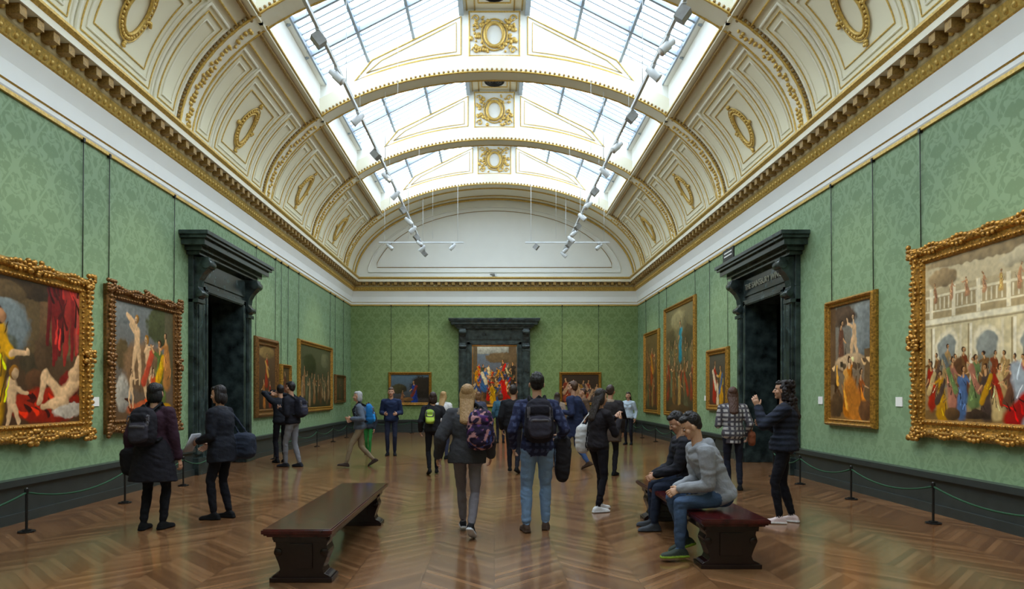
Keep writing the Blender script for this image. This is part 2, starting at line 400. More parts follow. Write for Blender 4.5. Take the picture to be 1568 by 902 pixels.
# ------------------------------------------------------------ paintings
class Paint:
    def __init__(s,w,h,res=150,top=(120,130,140),bot=(70,55,40)):
        s.n=res; s.mw=int(res*w/h); s.a=w/h
        s.X,s.Y=np.meshgrid(np.linspace(0,s.a,s.mw),np.linspace(0,1,s.n))
        t=np.array(s2l(top)); bt=np.array(s2l(bot)); s.C=bt+(t-bt)*s.Y[...,None]
        s.nz=s._noise(6)*.3+s._noise(16)*.35+s._noise(40)*.35
        dx=(s._noise(9)-.5)*.026+(s._noise(30)-.5)*.013; dy=(s._noise(9)-.5)*.026+(s._noise(30)-.5)*.013
        s.X=s.X+dx; s.Y=s.Y+dy; s.dx=dx; s.dy=dy
    def _noise(s,f):
        g=np.random.rand(f+3,int(f*s.a)+4)
        X0,Y0=np.meshgrid(np.linspace(0,s.a,s.mw),np.linspace(0,1,s.n))
        yi=Y0*f; xi=X0*f
        y0=yi.astype(int); x0=xi.astype(int); fy=(yi-y0); fx=(xi-x0); fy=fy*fy*(3-2*fy); fx=fx*fx*(3-2*fx)
        return (g[y0,x0]*(1-fx)+g[y0,x0+1]*fx)*(1-fy)+(g[y0+1,x0]*(1-fx)+g[y0+1,x0+1]*fx)*fy
    def blend(s,m,c,shade=None):
        c=np.array(s2l(c)); cc=np.broadcast_to(c,s.C.shape)
        if shade is not None: cc=cc*shade[...,None]
        m=np.clip(m,0,1)[...,None]; s.C=s.C*(1-m)+cc*m
    def ell(s,x,y,rx,ry,c,rot=0,soft=.18,sh=.6):
        dx=s.X-x*s.a; dy=s.Y-y; cr,sr=math.cos(rot),math.sin(rot); u=(dx*cr+dy*sr)/rx; v=(-dx*sr+dy*cr)/ry
        d=np.sqrt(u*u+v*v)+(s.nz-.5)*.35
        gx=dx/rx; gy=dy/ry
        s.blend((1-d)/soft,c,1-sh*.35+sh*(-gx*.35+gy*.4)+(s.nz-.5)*1.0*sh)
    def rect(s,x0,x1,y0,y1,c,soft=.005,sh=.2,wp=.25):
        X=s.X-s.dx*(1-wp); Y=s.Y-s.dy*(1-wp)
        m=np.minimum(np.minimum(X-x0*s.a,x1*s.a-X),np.minimum(Y-y0,y1-Y))/soft
        s.blend(m,c,1+(s.nz-.5)*sh*2)
    def line(s,x0,y0,x1,y1,r,c,r1=None,sh=.5):
        ax,ay,bx,by=x0*s.a,y0,x1*s.a,y1; r1=r if r1 is None else r1
        dx,dy=bx-ax,by-ay; L=dx*dx+dy*dy+1e-9
        t=np.clip(((s.X-ax)*dx+(s.Y-ay)*dy)/L,0,1); rr=r+(r1-r)*t
        ox=s.X-ax-t*dx; oy=s.Y-ay-t*dy
        d=np.hypot(ox,oy); s.blend((rr-d)/(rr*.4),c,1+sh*(-ox+oy)/(rr+1e-6)*.4+(s.nz-.5)*sh)
    def folds(s,x,y,w,h,c,n=8,ang=0):
        for k in range(n):
            fx=x+(random.random()-.5)*w/s.a; fy=y+(random.random()-.5)*h; d=random.choice([.35,.5,1.35,1.6]); L=h*random.uniform(.25,.6); an=math.pi/2+ang+random.uniform(-.5,.5)
            s.line(fx,fy,fx+L*math.cos(an)/s.a,fy+L*math.sin(an),w*.05,tuple(min(255,int(q*d)) for q in c),w*.015)
    def fig(s,x,y,h,robe,skin=(200,156,116),hair=(66,40,26),two=None,arm=None,nude=False,fl=None):
        a=s.a; w=h*.16; fl=fl or random.choice((-1,1)); base=skin if nude else robe
        lx=x+random.uniform(-.15,.15)*w/a
        if nude:
            s.line(x-.25*w/a,y+h*.48,lx-.5*w/a,y+h*.24,h*.065,skin,h*.045); s.line(lx-.5*w/a,y+h*.24,lx-.2*w/a,y,h*.045,skin,h*.025)
            s.line(x+.25*w/a,y+h*.48,lx+.6*w/a,y+h*.26,h*.065,skin,h*.045); s.line(lx+.6*w/a,y+h*.26,lx+.5*w/a,y,h*.045,skin,h*.025)
            s.line(x,y+h*.5,x,y+h*.74,h*.085,skin,h*.095)
        else:
            s.line(x,y+h*.6,lx,y+h*.06,h*.11,robe,h*.19)
            s.line(x,y+h*.55,x+fl*.02*h/a,y+h*.74,h*.09,robe,h*.1)
            s.folds(lx,y+h*.3,w*1.8,h*.5,robe,7)
        if two: s.line(x-fl*w*.6/a,y+h*.72,x+fl*w*.7/a,y+h*.3,h*.07,two,h*.09); s.folds(x,y+h*.45,w,h*.3,two,4,.5*fl)
        ang=arm if arm is not None else (math.pi/2-fl*math.pi/2)+fl*random.choice((-1.3,-1.1,-.8,-.3,-1.4))
        ex=x+fl*w*.55/a+h*.14*math.cos(ang)/a; ey=y+h*.72+h*.14*math.sin(ang)
        s.line(x+fl*w*.5/a,y+h*.74,ex,ey,h*.04,base,h*.035); s.line(ex,ey,ex+h*.12*math.cos(ang+.6*fl)/a,ey+h*.12*math.sin(ang+.6*fl),h*.026,skin,h*.018)
        s.line(x+fl*.02*h/a,y+h*.78,x+fl*.03*h/a,y+h*.87,h*.03,skin)
        hx=x+fl*.035*h/a
        s.ell(hx-fl*.012*h/a,y+h*.925,h*.058,h*.066,hair,sh=.5); s.ell(hx+fl*h*.012/a,y+h*.91,h*.04,h*.052,skin,sh=.7)
        s.line(hx,y+h*.918,hx+fl*.03*h/a,y+h*.918,h*.006,(90,56,40)); s.line(hx+fl*.012*h/a,y+h*.885,hx+fl*.03*h/a,y+h*.885,h*.005,(140,80,64))
    def out(s,g=1.0,sat=1.2):
        f=s._noise(60); C=s.C*(1+(s.nz[...,None]-.5)*.3+(f[...,None]-.5)*.25)*g
        L=C.mean(axis=2,keepdims=True); C=L+(C-L)*sat
        s.C=np.clip(C,0.002,1); return s.C
def crowd(p,n,y0,y1,h0,h1,cols,x0=.03,x1=.97):
    L=sorted([random.uniform(y0,y1) for _ in range(n)],reverse=True)
    for i,y in enumerate(L):
        p.fig(x0+(x1-x0)*((i*.618+.1)%1),y,random.uniform(h0,h1),random.choice(cols),two=random.choice(cols+[None]))
SK=(220,182,142)
def p_L1(w,h):
    p=Paint(w,h,260,(90,74,54),(74,50,34))
    p.rect(0,1,.5,1,(98,80,56)); p.ell(.2,.66,.34,.24,(142,150,148)); p.ell(.12,.52,.3,.12,(112,112,92))
    p.rect(.0,.1,.3,1,(100,80,56)); p.rect(.58,.68,.42,1,(108,82,58)); p.ell(.5,.95,.5,.08,(70,54,38)); p.ell(.3,.9,.2,.07,(108,88,62)); p.rect(.0,1,.46,.5,(84,70,52))
    p.ell(.5,.42,.12,.1,(76,64,46)); p.ell(.62,.5,.1,.16,(92,70,50)); p.ell(.55,.3,.12,.1,(96,66,46))
    for k in range(10):
        x=.66+k*.034; p.line(x+.04,1,x-.03+.06*random.random(),.42+.16*random.random(),.045,random.choice([(146,54,50),(116,38,38),(164,80,72),(96,32,32)]),.02)
    p.folds(.84,.75,.34,.44,(146,54,50),18)
    p.ell(.68,.13,.42,.14,(160,54,40)); p.folds(.68,.13,.5,.15,(160,54,40),16,1); p.ell(.88,.09,.2,.06,(210,196,178)); p.ell(.9,.3,.13,.1,(124,42,38))
    p.line(.98,.33,.80,.20,.075,SK,.07); p.line(.80,.2,.64,.36,.062,SK,.045); p.line(.64,.36,.57,.14,.042,SK,.025); p.line(.84,.17,.60,.11,.05,SK,.026)
    p.ell(.95,.36,.08,.07,SK); p.line(.97,.42,.99,.5,.03,SK)
    p.line(.33,.28,.33,.12,.055,SK,.045); p.line(.33,.12,.29,.0,.03,SK,.02); p.line(.36,.12,.40,.01,.03,SK,.02); p.line(.35,.26,.46,.22,.024,SK,.016); p.ell(.35,.36,.045,.05,(168,116,60)); p.ell(.36,.35,.032,.038,SK)
    Y=(220,164,40)
    p.line(.2,.62,.14,.1,.1,Y,.15); p.folds(.17,.36,.26,.5,Y,20,.1); p.line(.22,.6,.32,.48,.05,Y,.045); p.line(.32,.48,.47,.5,.028,SK,.02)
    p.ell(.47,.51,.025,.03,SK); p.ell(.22,.73,.055,.065,(78,48,30)); p.ell(.245,.725,.04,.05,(190,140,104)); p.line(.12,.1,.1,0,.05,(190,150,110))
    p.line(.04,.5,.03,.05,.06,(140,100,60),.09); return p.out(.95)
def p_L2(w,h):
    p=Paint(w,h,260,(120,124,122),(96,72,50))
    p.ell(.8,.85,.3,.2,(80,82,54)); p.ell(.15,.9,.25,.1,(140,142,138)); p.rect(.84,1,.3,1,(88,82,62)); p.ell(.14,.22,.14,.17,(186,178,164)); p.ell(.12,.55,.12,.14,(104,86,60)); p.ell(.5,.45,.4,.25,(134,104,78))
    p.fig(.36,.3,.62,(200,90,70),skin=SK,hair=(170,120,60),nude=True,arm=2.2); p.fig(.54,.14,.62,(214,180,150),skin=SK,hair=(160,110,50),two=(188,84,66),arm=.8,nude=True)
    p.fig(.76,.1,.64,(84,98,52),skin=(204,150,108),two=(206,156,58),arm=2.6,fl=-1); p.fig(.62,.04,.42,(190,84,58),skin=SK); p.fig(.88,.3,.5,(174,120,76)); p.ell(.5,.08,.32,.08,(180,98,70)); p.folds(.5,.1,.6,.14,(190,84,58),14,1); p.ell(.8,.07,.2,.07,(194,142,56))
    p.fig(.26,.1,.34,(200,90,70),skin=SK,nude=True); p.line(.34,.8,.2,.9,.03,SK); return p.out(.95)
def p_R1(w,h):
    p=Paint(w,h,300,(190,176,146),(146,122,88))
    p.rect(0,1,.82,1,(196,182,152)); p.ell(.3,.97,.7,.04,(172,152,120)); p.ell(.08,.88,.14,.06,(176,152,118)); p.ell(.4,.9,.2,.05,(206,194,166))
    p.rect(.0,1,.26,.64,(208,194,160),wp=.1); p.rect(.0,1,.60,.635,(232,222,196),wp=.1); p.rect(0,1,.585,.6,(156,142,114),wp=.1)
    p.rect(0,.62,.635,.78,(168,150,118),wp=.1); p.rect(.0,.62,.765,.785,(228,216,186),wp=.1); p.rect(0,.62,.675,.69,(228,216,186),wp=.1)
    for i in range(32): p.rect(.008+i*.019,.0165+i*.019,.69,.765,(222,210,182),wp=.1)
    for x in (.02,.12,.22,.33,.45,.57): p.rect(x,x+.018,.635,.83,(230,218,190),wp=.1)
    for i in range(6):
        x=.10+i*.16
        p.ell(x,.46,.115,.11,(232,220,192),sh=.12); p.rect(x-.035,x+.035,.2,.45,(132,128,112),wp=.1); p.ell(x,.45,.085,.085,(150,152,144),sh=.25)
        p.rect(x-.066,x-.054,.2,.58,(238,228,204),wp=.1); p.rect(x-.074,x-.066,.2,.58,(150,134,104),wp=.1); p.rect(x+.052,x+.064,.2,.58,(218,206,178),wp=.1)
    for i in range(7): p.fig(.05+i*.066,.74,.12,random.choice([(178,136,106),(168,150,124),(190,156,104),(150,112,86)]),hair=(120,88,60))
    dk=[(124,66,44),(140,106,58),(92,72,58),(116,84,54),(100,104,100),(158,130,92)]
    for i in range(26): p.fig(.02+i*.038,.14+.10*random.random(),.24,random.choice(dk),two=random.choice(dk+[None]))
    p.line(.17,.16,.15,.36,.06,(96,66,44),.035); p.line(.15,.36,.11,.31,.026,(96,66,44)); p.line(.20,.14,.22,.0,.02,(86,58,40)); p.line(.14,.14,.13,.0,.02,(86,58,40))
    p.rect(0,1,0,.06,(120,94,62))
    br=[(152,54,40),(80,98,128),(190,166,122),(180,134,58),(104,120,78),(96,66,50),(160,110,92),(74,58,50)]
    for i in range(22): p.fig(.03+i*.045,.0+.10*random.random(),.30,br[(i*3)%8],two=br[(i*5+2)%8])
    p.line(.36,.30,.41,.04,.05,(162,168,172),.09); p.folds(.39,.14,.14,.2,(162,168,172),10)
    p.line(.44,.2,.35,.02,.05,(150,46,38),.08); p.folds(.38,.08,.16,.14,(150,46,38),8,.6); p.ell(.22,.04,.1,.03,(70,54,42)); p.ell(.12,.05,.08,.04,(100,74,50)); p.ell(.6,.05,.2,.05,(150,60,44)); return p.out(.95,1.25)
def p_R2(w,h):
    p=Paint(w,h,240,(126,126,118),(130,98,62))
    p.ell(.8,.78,.2,.25,(148,152,148)); p.ell(.3,.9,.25,.1,(96,76,60)); p.rect(0,.14,.3,1,(100,76,54)); p.rect(.84,1,.1,.6,(108,84,58)); p.fig(.28,.46,.42,(100,66,50),hair=(40,30,20),fl=1); p.fig(.6,.44,.48,(196,110,56),skin=SK,nude=True,arm=2.6,fl=-1)
    p.ell(.5,.50,.26,.08,(210,178,142)); p.folds(.5,.48,.6,.1,(196,156,116),12,1); p.fig(.45,.06,.5,(190,116,56),skin=SK,two=(214,158,94),arm=1.4); p.fig(.75,.04,.4,(150,84,50)); p.folds(.5,.2,.5,.3,(186,118,64),18); p.line(.5,.3,.7,.02,.1,(190,122,66),.16); p.ell(.85,.08,.12,.1,(114,78,52)); p.ell(.15,.12,.14,.12,(94,70,48)); return p.out(.95)
def p_R3(w,h):
    p=Paint(w,h,170,(84,80,70),(70,48,36)); p.fig(.3,.1,.8,(156,54,44),two=(218,198,166)); p.fig(.7,.05,.75,(192,142,64),two=(78,94,122)); p.fig(.5,.02,.5,(214,190,156)); return p.out(.95)
def p_R4(w,h):
    p=Paint(w,h,220,(130,120,88),(60,48,34)); p.ell(.5,.88,.3,.1,(160,150,114)); p.ell(.2,.7,.2,.12,(96,84,60)); p.ell(.8,.7,.2,.12,(90,80,58))
    crowd(p,9,.42,.5,.2,.28,[(114,92,60),(130,106,76),(90,84,62)]); p.fig(.55,.5,.38,(54,130,144),two=(84,148,158)); crowd(p,9,.1,.22,.3,.38,[(120,86,54),(90,70,50),(134,66,48),(100,104,76)]); p.fig(.3,.1,.4,(124,88,54)); p.fig(.75,.06,.42,(90,84,60),two=(146,64,48)); p.fig(.5,.03,.38,(150,120,76)); p.ell(.5,.03,.4,.05,(90,66,44)); return p.out(.9)
def p_R5(w,h):
    p=Paint(w,h,170,(110,90,60),(60,42,30)); crowd(p,6,.4,.55,.26,.34,[(130,90,60),(100,76,50)]); p.fig(.5,.36,.5,(150,72,46),two=(180,126,64)); crowd(p,6,.02,.15,.34,.42,[(114,60,42),(84,80,56),(140,104,64)]); return p.out(.9)
def p_B1(w,h):
    p=Paint(w,h,140,(96,116,130),(60,46,32)); p.ell(.85,.55,.5,.45,(44,36,26)); p.ell(.2,.5,.3,.2,(74,70,48)); p.fig(.62,.02,.78,(40,62,130),two=(114,54,42)); p.fig(.3,.02,.45,(120,84,60)); p.ell(.45,.12,.2,.08,(130,96,60)); return p.out(.9)
def p_B2(w,h):
    p=Paint(w,h,140,(64,52,40),(48,34,26)); crowd(p,8,-.1,.1,.6,.85,[(134,64,46),(174,140,112),(74,64,62),(154,114,60)]); return p.out(.95)
def p_N(w,h):
    p=Paint(w,h,230,(100,116,140),(80,62,46)); p.ell(.4,.95,.5,.08,(170,176,178)); p.ell(.7,.8,.35,.1,(104,90,72)); p.rect(.82,1,.4,1,(92,78,62)); p.rect(0,.1,.4,1,(84,74,60))
    crowd(p,44,.0,.5,.2,.29,[(168,48,36),(56,78,132),(208,192,158),(180,126,50),(74,54,42),(54,64,56),(104,80,60),(44,38,36)]); p.fig(.25,.25,.4,(66,100,154),two=(210,202,180)); p.fig(.7,.1,.42,(178,48,36)); p.fig(.45,.02,.36,(194,150,64)); return p.out(1.0)
def p_L3(w,h):
    p=Paint(w,h,160,(96,74,54),(50,34,26)); p.ell(.5,.9,.4,.1,(150,124,84)); p.fig(.5,.38,.52,(140,54,42),two=(184,140,84)); p.fig(.35,.04,.45,(150,96,56)); p.fig(.7,.04,.42,(124,52,40)); return p.out(.9)
def p_L5(w,h):
    p=Paint(w,h,170,(84,84,62),(46,42,28)); p.ell(.3,.7,.4,.2,(54,56,34)); p.ell(.8,.8,.3,.15,(116,114,88)); crowd(p,12,.05,.25,.4,.5,[(130,94,64),(90,64,44),(146,120,90),(80,80,60)]); return p.out(.8)
def p_dk(w,h):
    p=Paint(w,h,110,(84,70,50),(40,32,24)); p.fig(.5,.1,.8,(92,48,38)); return p.out(.9)
def picture(M,flip,u0,u1,v0,v1,fw,fn,fm=M_frame,orn=0,chain=True):
    b=MB()
    pr=[(0,0),(0,.05),(.1,.085),(.3,.11),(.42,.10),(.52,.06),(.7,.055),(.82,.08),(.92,.07),(1,.03)]
    rings=[]
    for o,w in pr:
        o*=fw; rings.append([M(u0+o,w,v0+o),M(u1-o,w,v0+o),M(u1-o,w,v1-o),M(u0+o,w,v1-o)])
    b.loft(rings,fm,cap=False,sm=False)
    b.box(u0+.02,u1-.02,0,.025,v0+.02,v1-.02,M_black,M)
    if orn:
        for (a,c,d,e) in ((u0,v0,u1,v0),(u1,v0,u1,v1),(u1,v1,u0,v1),(u0,v1,u0,v0)):
            L=math.hypot(d-a,e-c); n=int(L/.075)
            ix=-(e-c)/L; iz=(d-a)/L
            for i in range(n):
                t=(i+.5)/n; ph=i*.9
                off=.16+.10*math.sin(ph)
                uu=a+(d-a)*t+ix*fw*off; vv=c+(e-c)*t+iz*fw*off
                b.ell(M(uu,.095,vv),(.028,.04+.012*math.cos(ph),.034),fm,6,4)
                uu=a+(d-a)*t+ix*fw*(.4-.1*math.sin(ph)); vv=c+(e-c)*t+iz*fw*(.4-.1*math.sin(ph))
                b.ell(M(uu,.095,vv),(.025,.03,.03),fm,6,4)
                b.ell(M(a+(d-a)*t+ix*fw*.84,.082,c+(e-c)*t+iz*fw*.84),(.014,.026,.018),fm,6,4)
            for t in (0,.5):
                for k in range(16):
                    uu=a+(d-a)*t+ix*fw*.2+random.uniform(-.13,.13); vv=c+(e-c)*t+iz*fw*.2+random.uniform(-.1,.1)
                    uu=min(max(uu,u0-.03),u1+.03); vv=min(max(vv,v0-.03),v1+.05)
                    b.ell(M(uu,.10,vv),(.035,.045,.035),fm,6,4)
    o=b.obj('framed_painting')
    C=fn(u1-u0-2*fw,v1-v0-2*fw)
    n,m=C.shape[:2]
    if flip: C=C[:,::-1]
    vs=[];fs=[]
    for i in range(n):
        for j in range(m): vs.append(M(u0+fw*.97+(u1-u0-1.94*fw)*j/(m-1),.04,v0+fw*.97+(v1-v0-1.94*fw)*i/(n-1)))
    fs=[(i*m+j,i*m+j+1,(i+1)*m+j+1,(i+1)*m+j) for i in range(n-1) for j in range(m-1)]
    me=bpy.data.meshes.new('canvas'); me.from_pydata(vs,[],fs); me.materials.append(M_canvas)
    at=me.color_attributes.new('Col','FLOAT_COLOR','POINT'); arr=np.ones((n*m,4),dtype=np.float32); arr[:,:3]=C.reshape(-1,3); at.data.foreach_set('color',arr.ravel())
    co=bpy.data.objects.new('canvas',me); COL.objects.link(co); co.parent=o
    if chain:
        c=MB()
        for u in (u0+.12,u1-.12): c.tube([M(u,.015,v1-.05),M(u,.03,5.34)],.007,M_black,5)
        for u in (u0+.12,u1-.12): c.box(u-.02,u+.02,0,.05,5.3,5.36,M_black,M)
        ch=c.obj('hanging_chains',parent=o)
    return o
picture(ML,0,7.25,9.69,.98,3.3,.24,p_L1,orn=1)
picture(ML,0,10.1,12.42,.98,3.32,.22,p_L2,orn=1,fm=M_frame2)
picture(ML,0,16.4,18.1,1.0,3.08,.22,p_L3,M_frame2)
picture(ML,0,18.35,19.2,1.4,2.46,.1,p_dk)
picture(ML,0,20.0,24.1,1.02,3.32,.16,p_L5)
picture(ML,0,24.6,26.2,1.26,2.36,.12,p_dk,M_frame2)
picture(MR,1,4.5,9.36,1.0,3.67,.26,p_R1,orn=1)
picture(MR,1,10.28,11.8,1.05,3.26,.13,p_R2)
picture(MR,1,16.76,18.4,1.15,2.84,.17,p_R3)
picture(MR,1,19.5,23.0,.86,4.6,.16,p_R4)
picture(MR,1,23.8,26.1,.86,4.02,.16,p_R5)
picture(MBk,0,-4.46,-2.64,1.14,2.54,.12,p_B1)
picture(MBk,0,2.73,4.5,1.14,2.54,.12,p_B2)
picture(lambda u,w,v:(u,YN-w,v),0,-1.32,1.36,.9,4.4,.14,p_N,M_frame,chain=False)
b=MB()
for M,u in ((MR,9.75),(MR,12.1),(ML,9.9),(ML,16.15),(MR,18.7),(ML,19.6)): b.box(u-.08,u+.08,0,.012,1.42,1.56,M_card,M)
b.obj('wall_labels')
# ------------------------------------------------------------ rope barriers
def barrier(M,us,w=.62):
    b=MB()
    for u in us:
        p=M(u,w,0)
        for z0,z1,r in ((0,.015,.09),(.015,.03,.05),(.03,.46,.014),(.46,.5,.024)):
            b.loft([[(p[0]+r*math.cos(a*.524),p[1]+r*math.sin(a*.524),z) for a in range(12)] for z in (z0,z1)],M_black,sm=False)
        b.ell((p[0],p[1],.5),(.022,.022,.02),M_black)
    for a,c in zip(us[:-1],us[1:]):
        b.tube([M(a+(c-a)*i/12,w,.46-.13*(1-(2*i/12-1)**2)) for i in range(13)],.012,M_rope,6)
    b.obj('rope_barrier')
barrier(ML,[3.6,5.6,7.58,9.6,11.4,12.7]); barrier(ML,[16.1,18,20,22,24,26])
barrier(MR,[4.2,6.1,8.08,9.94,11.6,12.7]); barrier(MR,[16.1,18,20,22,24,26])
barrier(MBk,[-5.2,-3.4,-1.9]); barrier(MBk,[1.9,3.4,5.2])
# ------------------------------------------------------------ benches
def bench(x0,x1,y0,y1):
    b=MB(); xc=(x0+x1)/2; hw=(x1-x0)/2
    for z0,z1,o in ((.405,.42,.035),(.42,.435,.015),(.435,.468,0),(.468,.476,.012)):
        b.box(x0+o,x1-o,y0+o,y1-o,z0,z1,M_mahog)
    b.box(x0+.07,x1-.07,y0+.1,y1-.1,.35,.406,M_mahogd)
    s=hw/.3
    half=[(.0,.0),(.255,.0),(.255,.045),(.235,.06),(.20,.075),(.185,.11),(.20,.16),(.225,.22),(.235,.27),(.22,.31),(.225,.34),(.25,.36),(.255,.405),(0,.405)]
    poly=[(q*s,z) for q,z in half]+[(-q*s,z) for q,z in half[::-1][1:-1]]
    for yy in (y0+.14,y1-.34):
        b.prism(poly,lambda q,z:(xc+q,yy,z),lambda q,z:(xc+q,yy+.2,z),M_mahogd)
        for sg in (1,-1):
            b.tube([(xc+sg*.2*s,yy-.01,.255),(xc+sg*.2*s,yy+.21,.255)],.035,M_mahogd,12)
        b.box(xc-.1*s,xc+.1*s,yy-.015,yy+.215,.12,.33,M_mahogd)
        b.box(xc-.27*s,xc+.27*s,yy-.02,yy+.22,0,.04,M_mahogd)
    b.box(xc-.03,xc+.03,y0+.3,y1-.3,.2,.36,M_mahogd)
    b.obj('gallery_bench',bevel=.006)
bench(-1.94,-1.35,5.42,8.3); bench(1.86,2.48,5.85,8.6)
# ------------------------------------------------------------ track lights
for sd in (-1,1):
    X=sd*2.8; Z=7.42; b=MB()
    b.box(X-.025,X+.025,-3,26.7,Z-.03,Z+.03,M_metal); b.box(X-.012,X+.012,-3,26.7,Z+.05,Z+.07,M_greyfix)
    for ry in RY: b.tube([(X,ry,Z),(X,ry,9.45)],.008,M_metal,5)
    for ry in RY[:5]:
        for dx in (-.5,.4): b.tube([(X+sd*dx,ry-1.2,Z+.0),(X+sd*dx,ry-1.2,sl(abs(X)+.3)-.1)],.004,M_metal,4)
    b.box(X-1.62,X+1.62,24.97,25.03,Z-.03,Z+.03,M_metal)
    for dx in (-1.4,1.4): b.tube([(X+dx,25,Z),(X+dx,25,E(math.acos(abs(X+dx)/AE))[1])],.006,M_metal,4)
    ys=[4.5,7,9.7,10.6,11.5,13.3,14.9,16.6,18.2,19.5,20.8,22,22.9,23.8,24.6,25.5,26.4] if sd>0 else [3.5,6,10.4,11.6,13.4,15.4,17,18.5,20,21.3,22.4,23.5,24.4,25.3,26.2]
    for i,y in enumerate(ys+[None]*2):
        if y is None: y=25; xx=X+(-1.2 if i%2 else 1.2)
        else: xx=X
        ay=random.uniform(-.5,.5); d=V(sd*1.0*(1 if i%3 else -1),ay,-.9).normalized()
        c=V(xx,y,Z-.17)
        if i%3==2:
            R=d.to_track_quat('Z','Y').to_matrix()
            vs=[c+R@V(a,e,g) for a in (-.08,.08) for e in (-.10,.10) for g in (-.08,.08)]
            b.add(vs,[(0,1,3,2),(4,6,7,5),(0,4,5,1),(2,3,7,6),(0,2,6,4),(1,5,7,3)],M_greyfix)
        else:
            b.tube([c-d*.16,c-d*.14,c-d*.05,c-d*.04,c+d*.12,c+d*.14],[.03,.055,.06,.075,.075,.08],M_metal,12)
            b.tube([c+d*.125,c+d*.142],.06,M_card,10)
        b.tube([(xx,y,Z-.01),(xx,y,Z-.1)],.015,M_metal,6); b.box(xx-.03,xx+.03,y-.09,y+.09,Z-.06,Z-.02,M_metal)
    b.obj('ceiling_light_track')
b=MB(); b.box(-.1,.1,YB-.12,YB-.04,6.55,6.65,M_metal); b.tube([(0,YB-.1,6.6),(-.15,YB-.3,6.6),(.0,YB-.35,6.6)],.04,M_greyfix); b.obj('security_camera')
# ------------------------------------------------------------ people
class Bd:
    def __init__(s): s.v=[];s.f=[];s.c=[];s.fc=[]
    def loft(s,rings,col):
        n=len(rings[0]); b=len(s.v); n0=len(s.f)
        for r in rings: s.v+=[tuple(q) for q in r]
        for i in range(len(rings)-1):
            for j in range(n): k=(j+1)%n; s.f.append((b+i*n+j,b+i*n+k,b+(i+1)*n+k,b+(i+1)*n+j))
        s.f.append(tuple(b+j for j in range(n-1,-1,-1))); s.f.append(tuple(b+(len(rings)-1)*n+j for j in range(n)))
        s.fc+=[col]*(len(s.f)-n0)
    def cap(s,p0,r0,p1,r1,col,n=14,fd=None,fr=1,step=.05):
        p0=Vector(p0);p1=Vector(p1); a=p1-p0; L=a.length
        if L<1e-5: a=V(0,0,1); L=1e-5
        a=a/L
        if fd is not None:
            e2=Vector(fd)-a*a.dot(Vector(fd)); e2.normalize()
        else:
            q=V(1,0,0) if abs(a.x)<.8 else V(0,1,0); e2=(q-a*a.dot(q)).normalized()
        e1=e2.cross(a); rings=[]
        def ring(c,r): return [c+e1*(math.cos(2*math.pi*k/n)*r)+e2*(math.sin(2*math.pi*k/n)*r*fr) for k in range(n)]
        for an in (-82,-50,-22): an=math.radians(an); rings.append(ring(p0+a*math.sin(an)*r0*min(1,fr+.2),r0*math.cos(an)))
        m=max(1,int(L/step))
        for i in range(m+1): t=i/m; rings.append(ring(p0+a*L*t,r0+(r1-r0)*t))
        for an in (22,50,82): an=math.radians(an); rings.append(ring(p1+a*math.sin(an)*r1*min(1,fr+.2),r1*math.cos(an)))
        s.loft(rings,col)
    def ell(s,c,r,col,R=None,n=16,m=10):
        c=Vector(c); rings=[]
        for i in range(m+1):
            a=max(-1.5,min(1.5,-math.pi/2+math.pi*i/m)); rg=[]
            for k in range(n):
                b=2*math.pi*k/n; q=V(r[0]*math.cos(a)*math.cos(b),r[1]*math.cos(a)*math.sin(b),r[2]*math.sin(a))
                rg.append(c+(R@q if R else q))
            rings.append(rg)
        s.loft(rings,col)
    def rbox(s,c,h,col,R=None,p=3.5,n=20,taper=0):
        c=Vector(c); rings=[]
        zs=[-1,-.97,-.85,-.6,-.3,0,.3,.6,.85,.97,1]
        for z in zs:
            k=(1-abs(z)**5)**.35 if abs(z)<1 else .35
            k=max(k,.35)*(1-taper*z); rg=[]
            for i in range(n):
                a=2*math.pi*i/n; ca,sa=math.cos(a),math.sin(a)
                x=math.copysign(abs(ca)**(2/p),ca)*h[0]*k; y=math.copysign(abs(sa)**(2/p),sa)*h[1]*k
                q=V(x,y,z*h[2]); rg.append(c+(R@q if R else q))
            rings.append(rg)
        s.loft(rings,col)
def remesh(B,vox,it=4,push=None):
    me=bpy.data.meshes.new('t'); me.from_pydata(B.v,[],B.f); o=bpy.data.objects.new('t',me); COL.objects.link(o)
    md=o.modifiers.new('r','REMESH'); md.mode='VOXEL'; md.voxel_size=vox
    if it: ms=o.modifiers.new('s','SMOOTH'); ms.factor=.5; ms.iterations=it
    dg=bpy.context.evaluated_depsgraph_get(); dg.update(); e=o.evaluated_get(dg); m2=bpy.data.meshes.new_from_object(e)
    n=len(m2.vertices); co=np.empty(n*3,dtype=np.float32); m2.vertices.foreach_get('co',co); co=co.reshape(-1,3)
    fs=[tuple(p.vertices) for p in m2.polygons]
    no=np.empty(n*3,dtype=np.float32); m2.vertices.foreach_get('normal',no); no=no.reshape(-1,3)
    tree=BVHTree.FromPolygons(B.v,B.f,epsilon=0.0)
    pq=co+no*(push if push is not None else vox*1.2+.004)
    cl=[B.fc[tree.find_nearest(Vector(q.tolist()))[2]] for q in pq]
    bpy.data.objects.remove(o); bpy.data.meshes.remove(me); bpy.data.meshes.remove(m2)
    return co,no,fs,cl
def ik(A,Bp,L1,L2,hint):
    A=Vector(A);Bp=Vector(Bp); d=Bp-A; L=d.length; mx=(L1+L2)*.997
    if L>mx: Bp=A+d*(mx/L); d=Bp-A; L=mx
    a=(L1*L1-L2*L2+L*L)/(2*L); h=math.sqrt(max(L1*L1-a*a,0)); u=d/L; hv=Vector(hint); hv=hv-u*u.dot(hv); hv.normalize()
    return A+u*a+hv*h, Bp
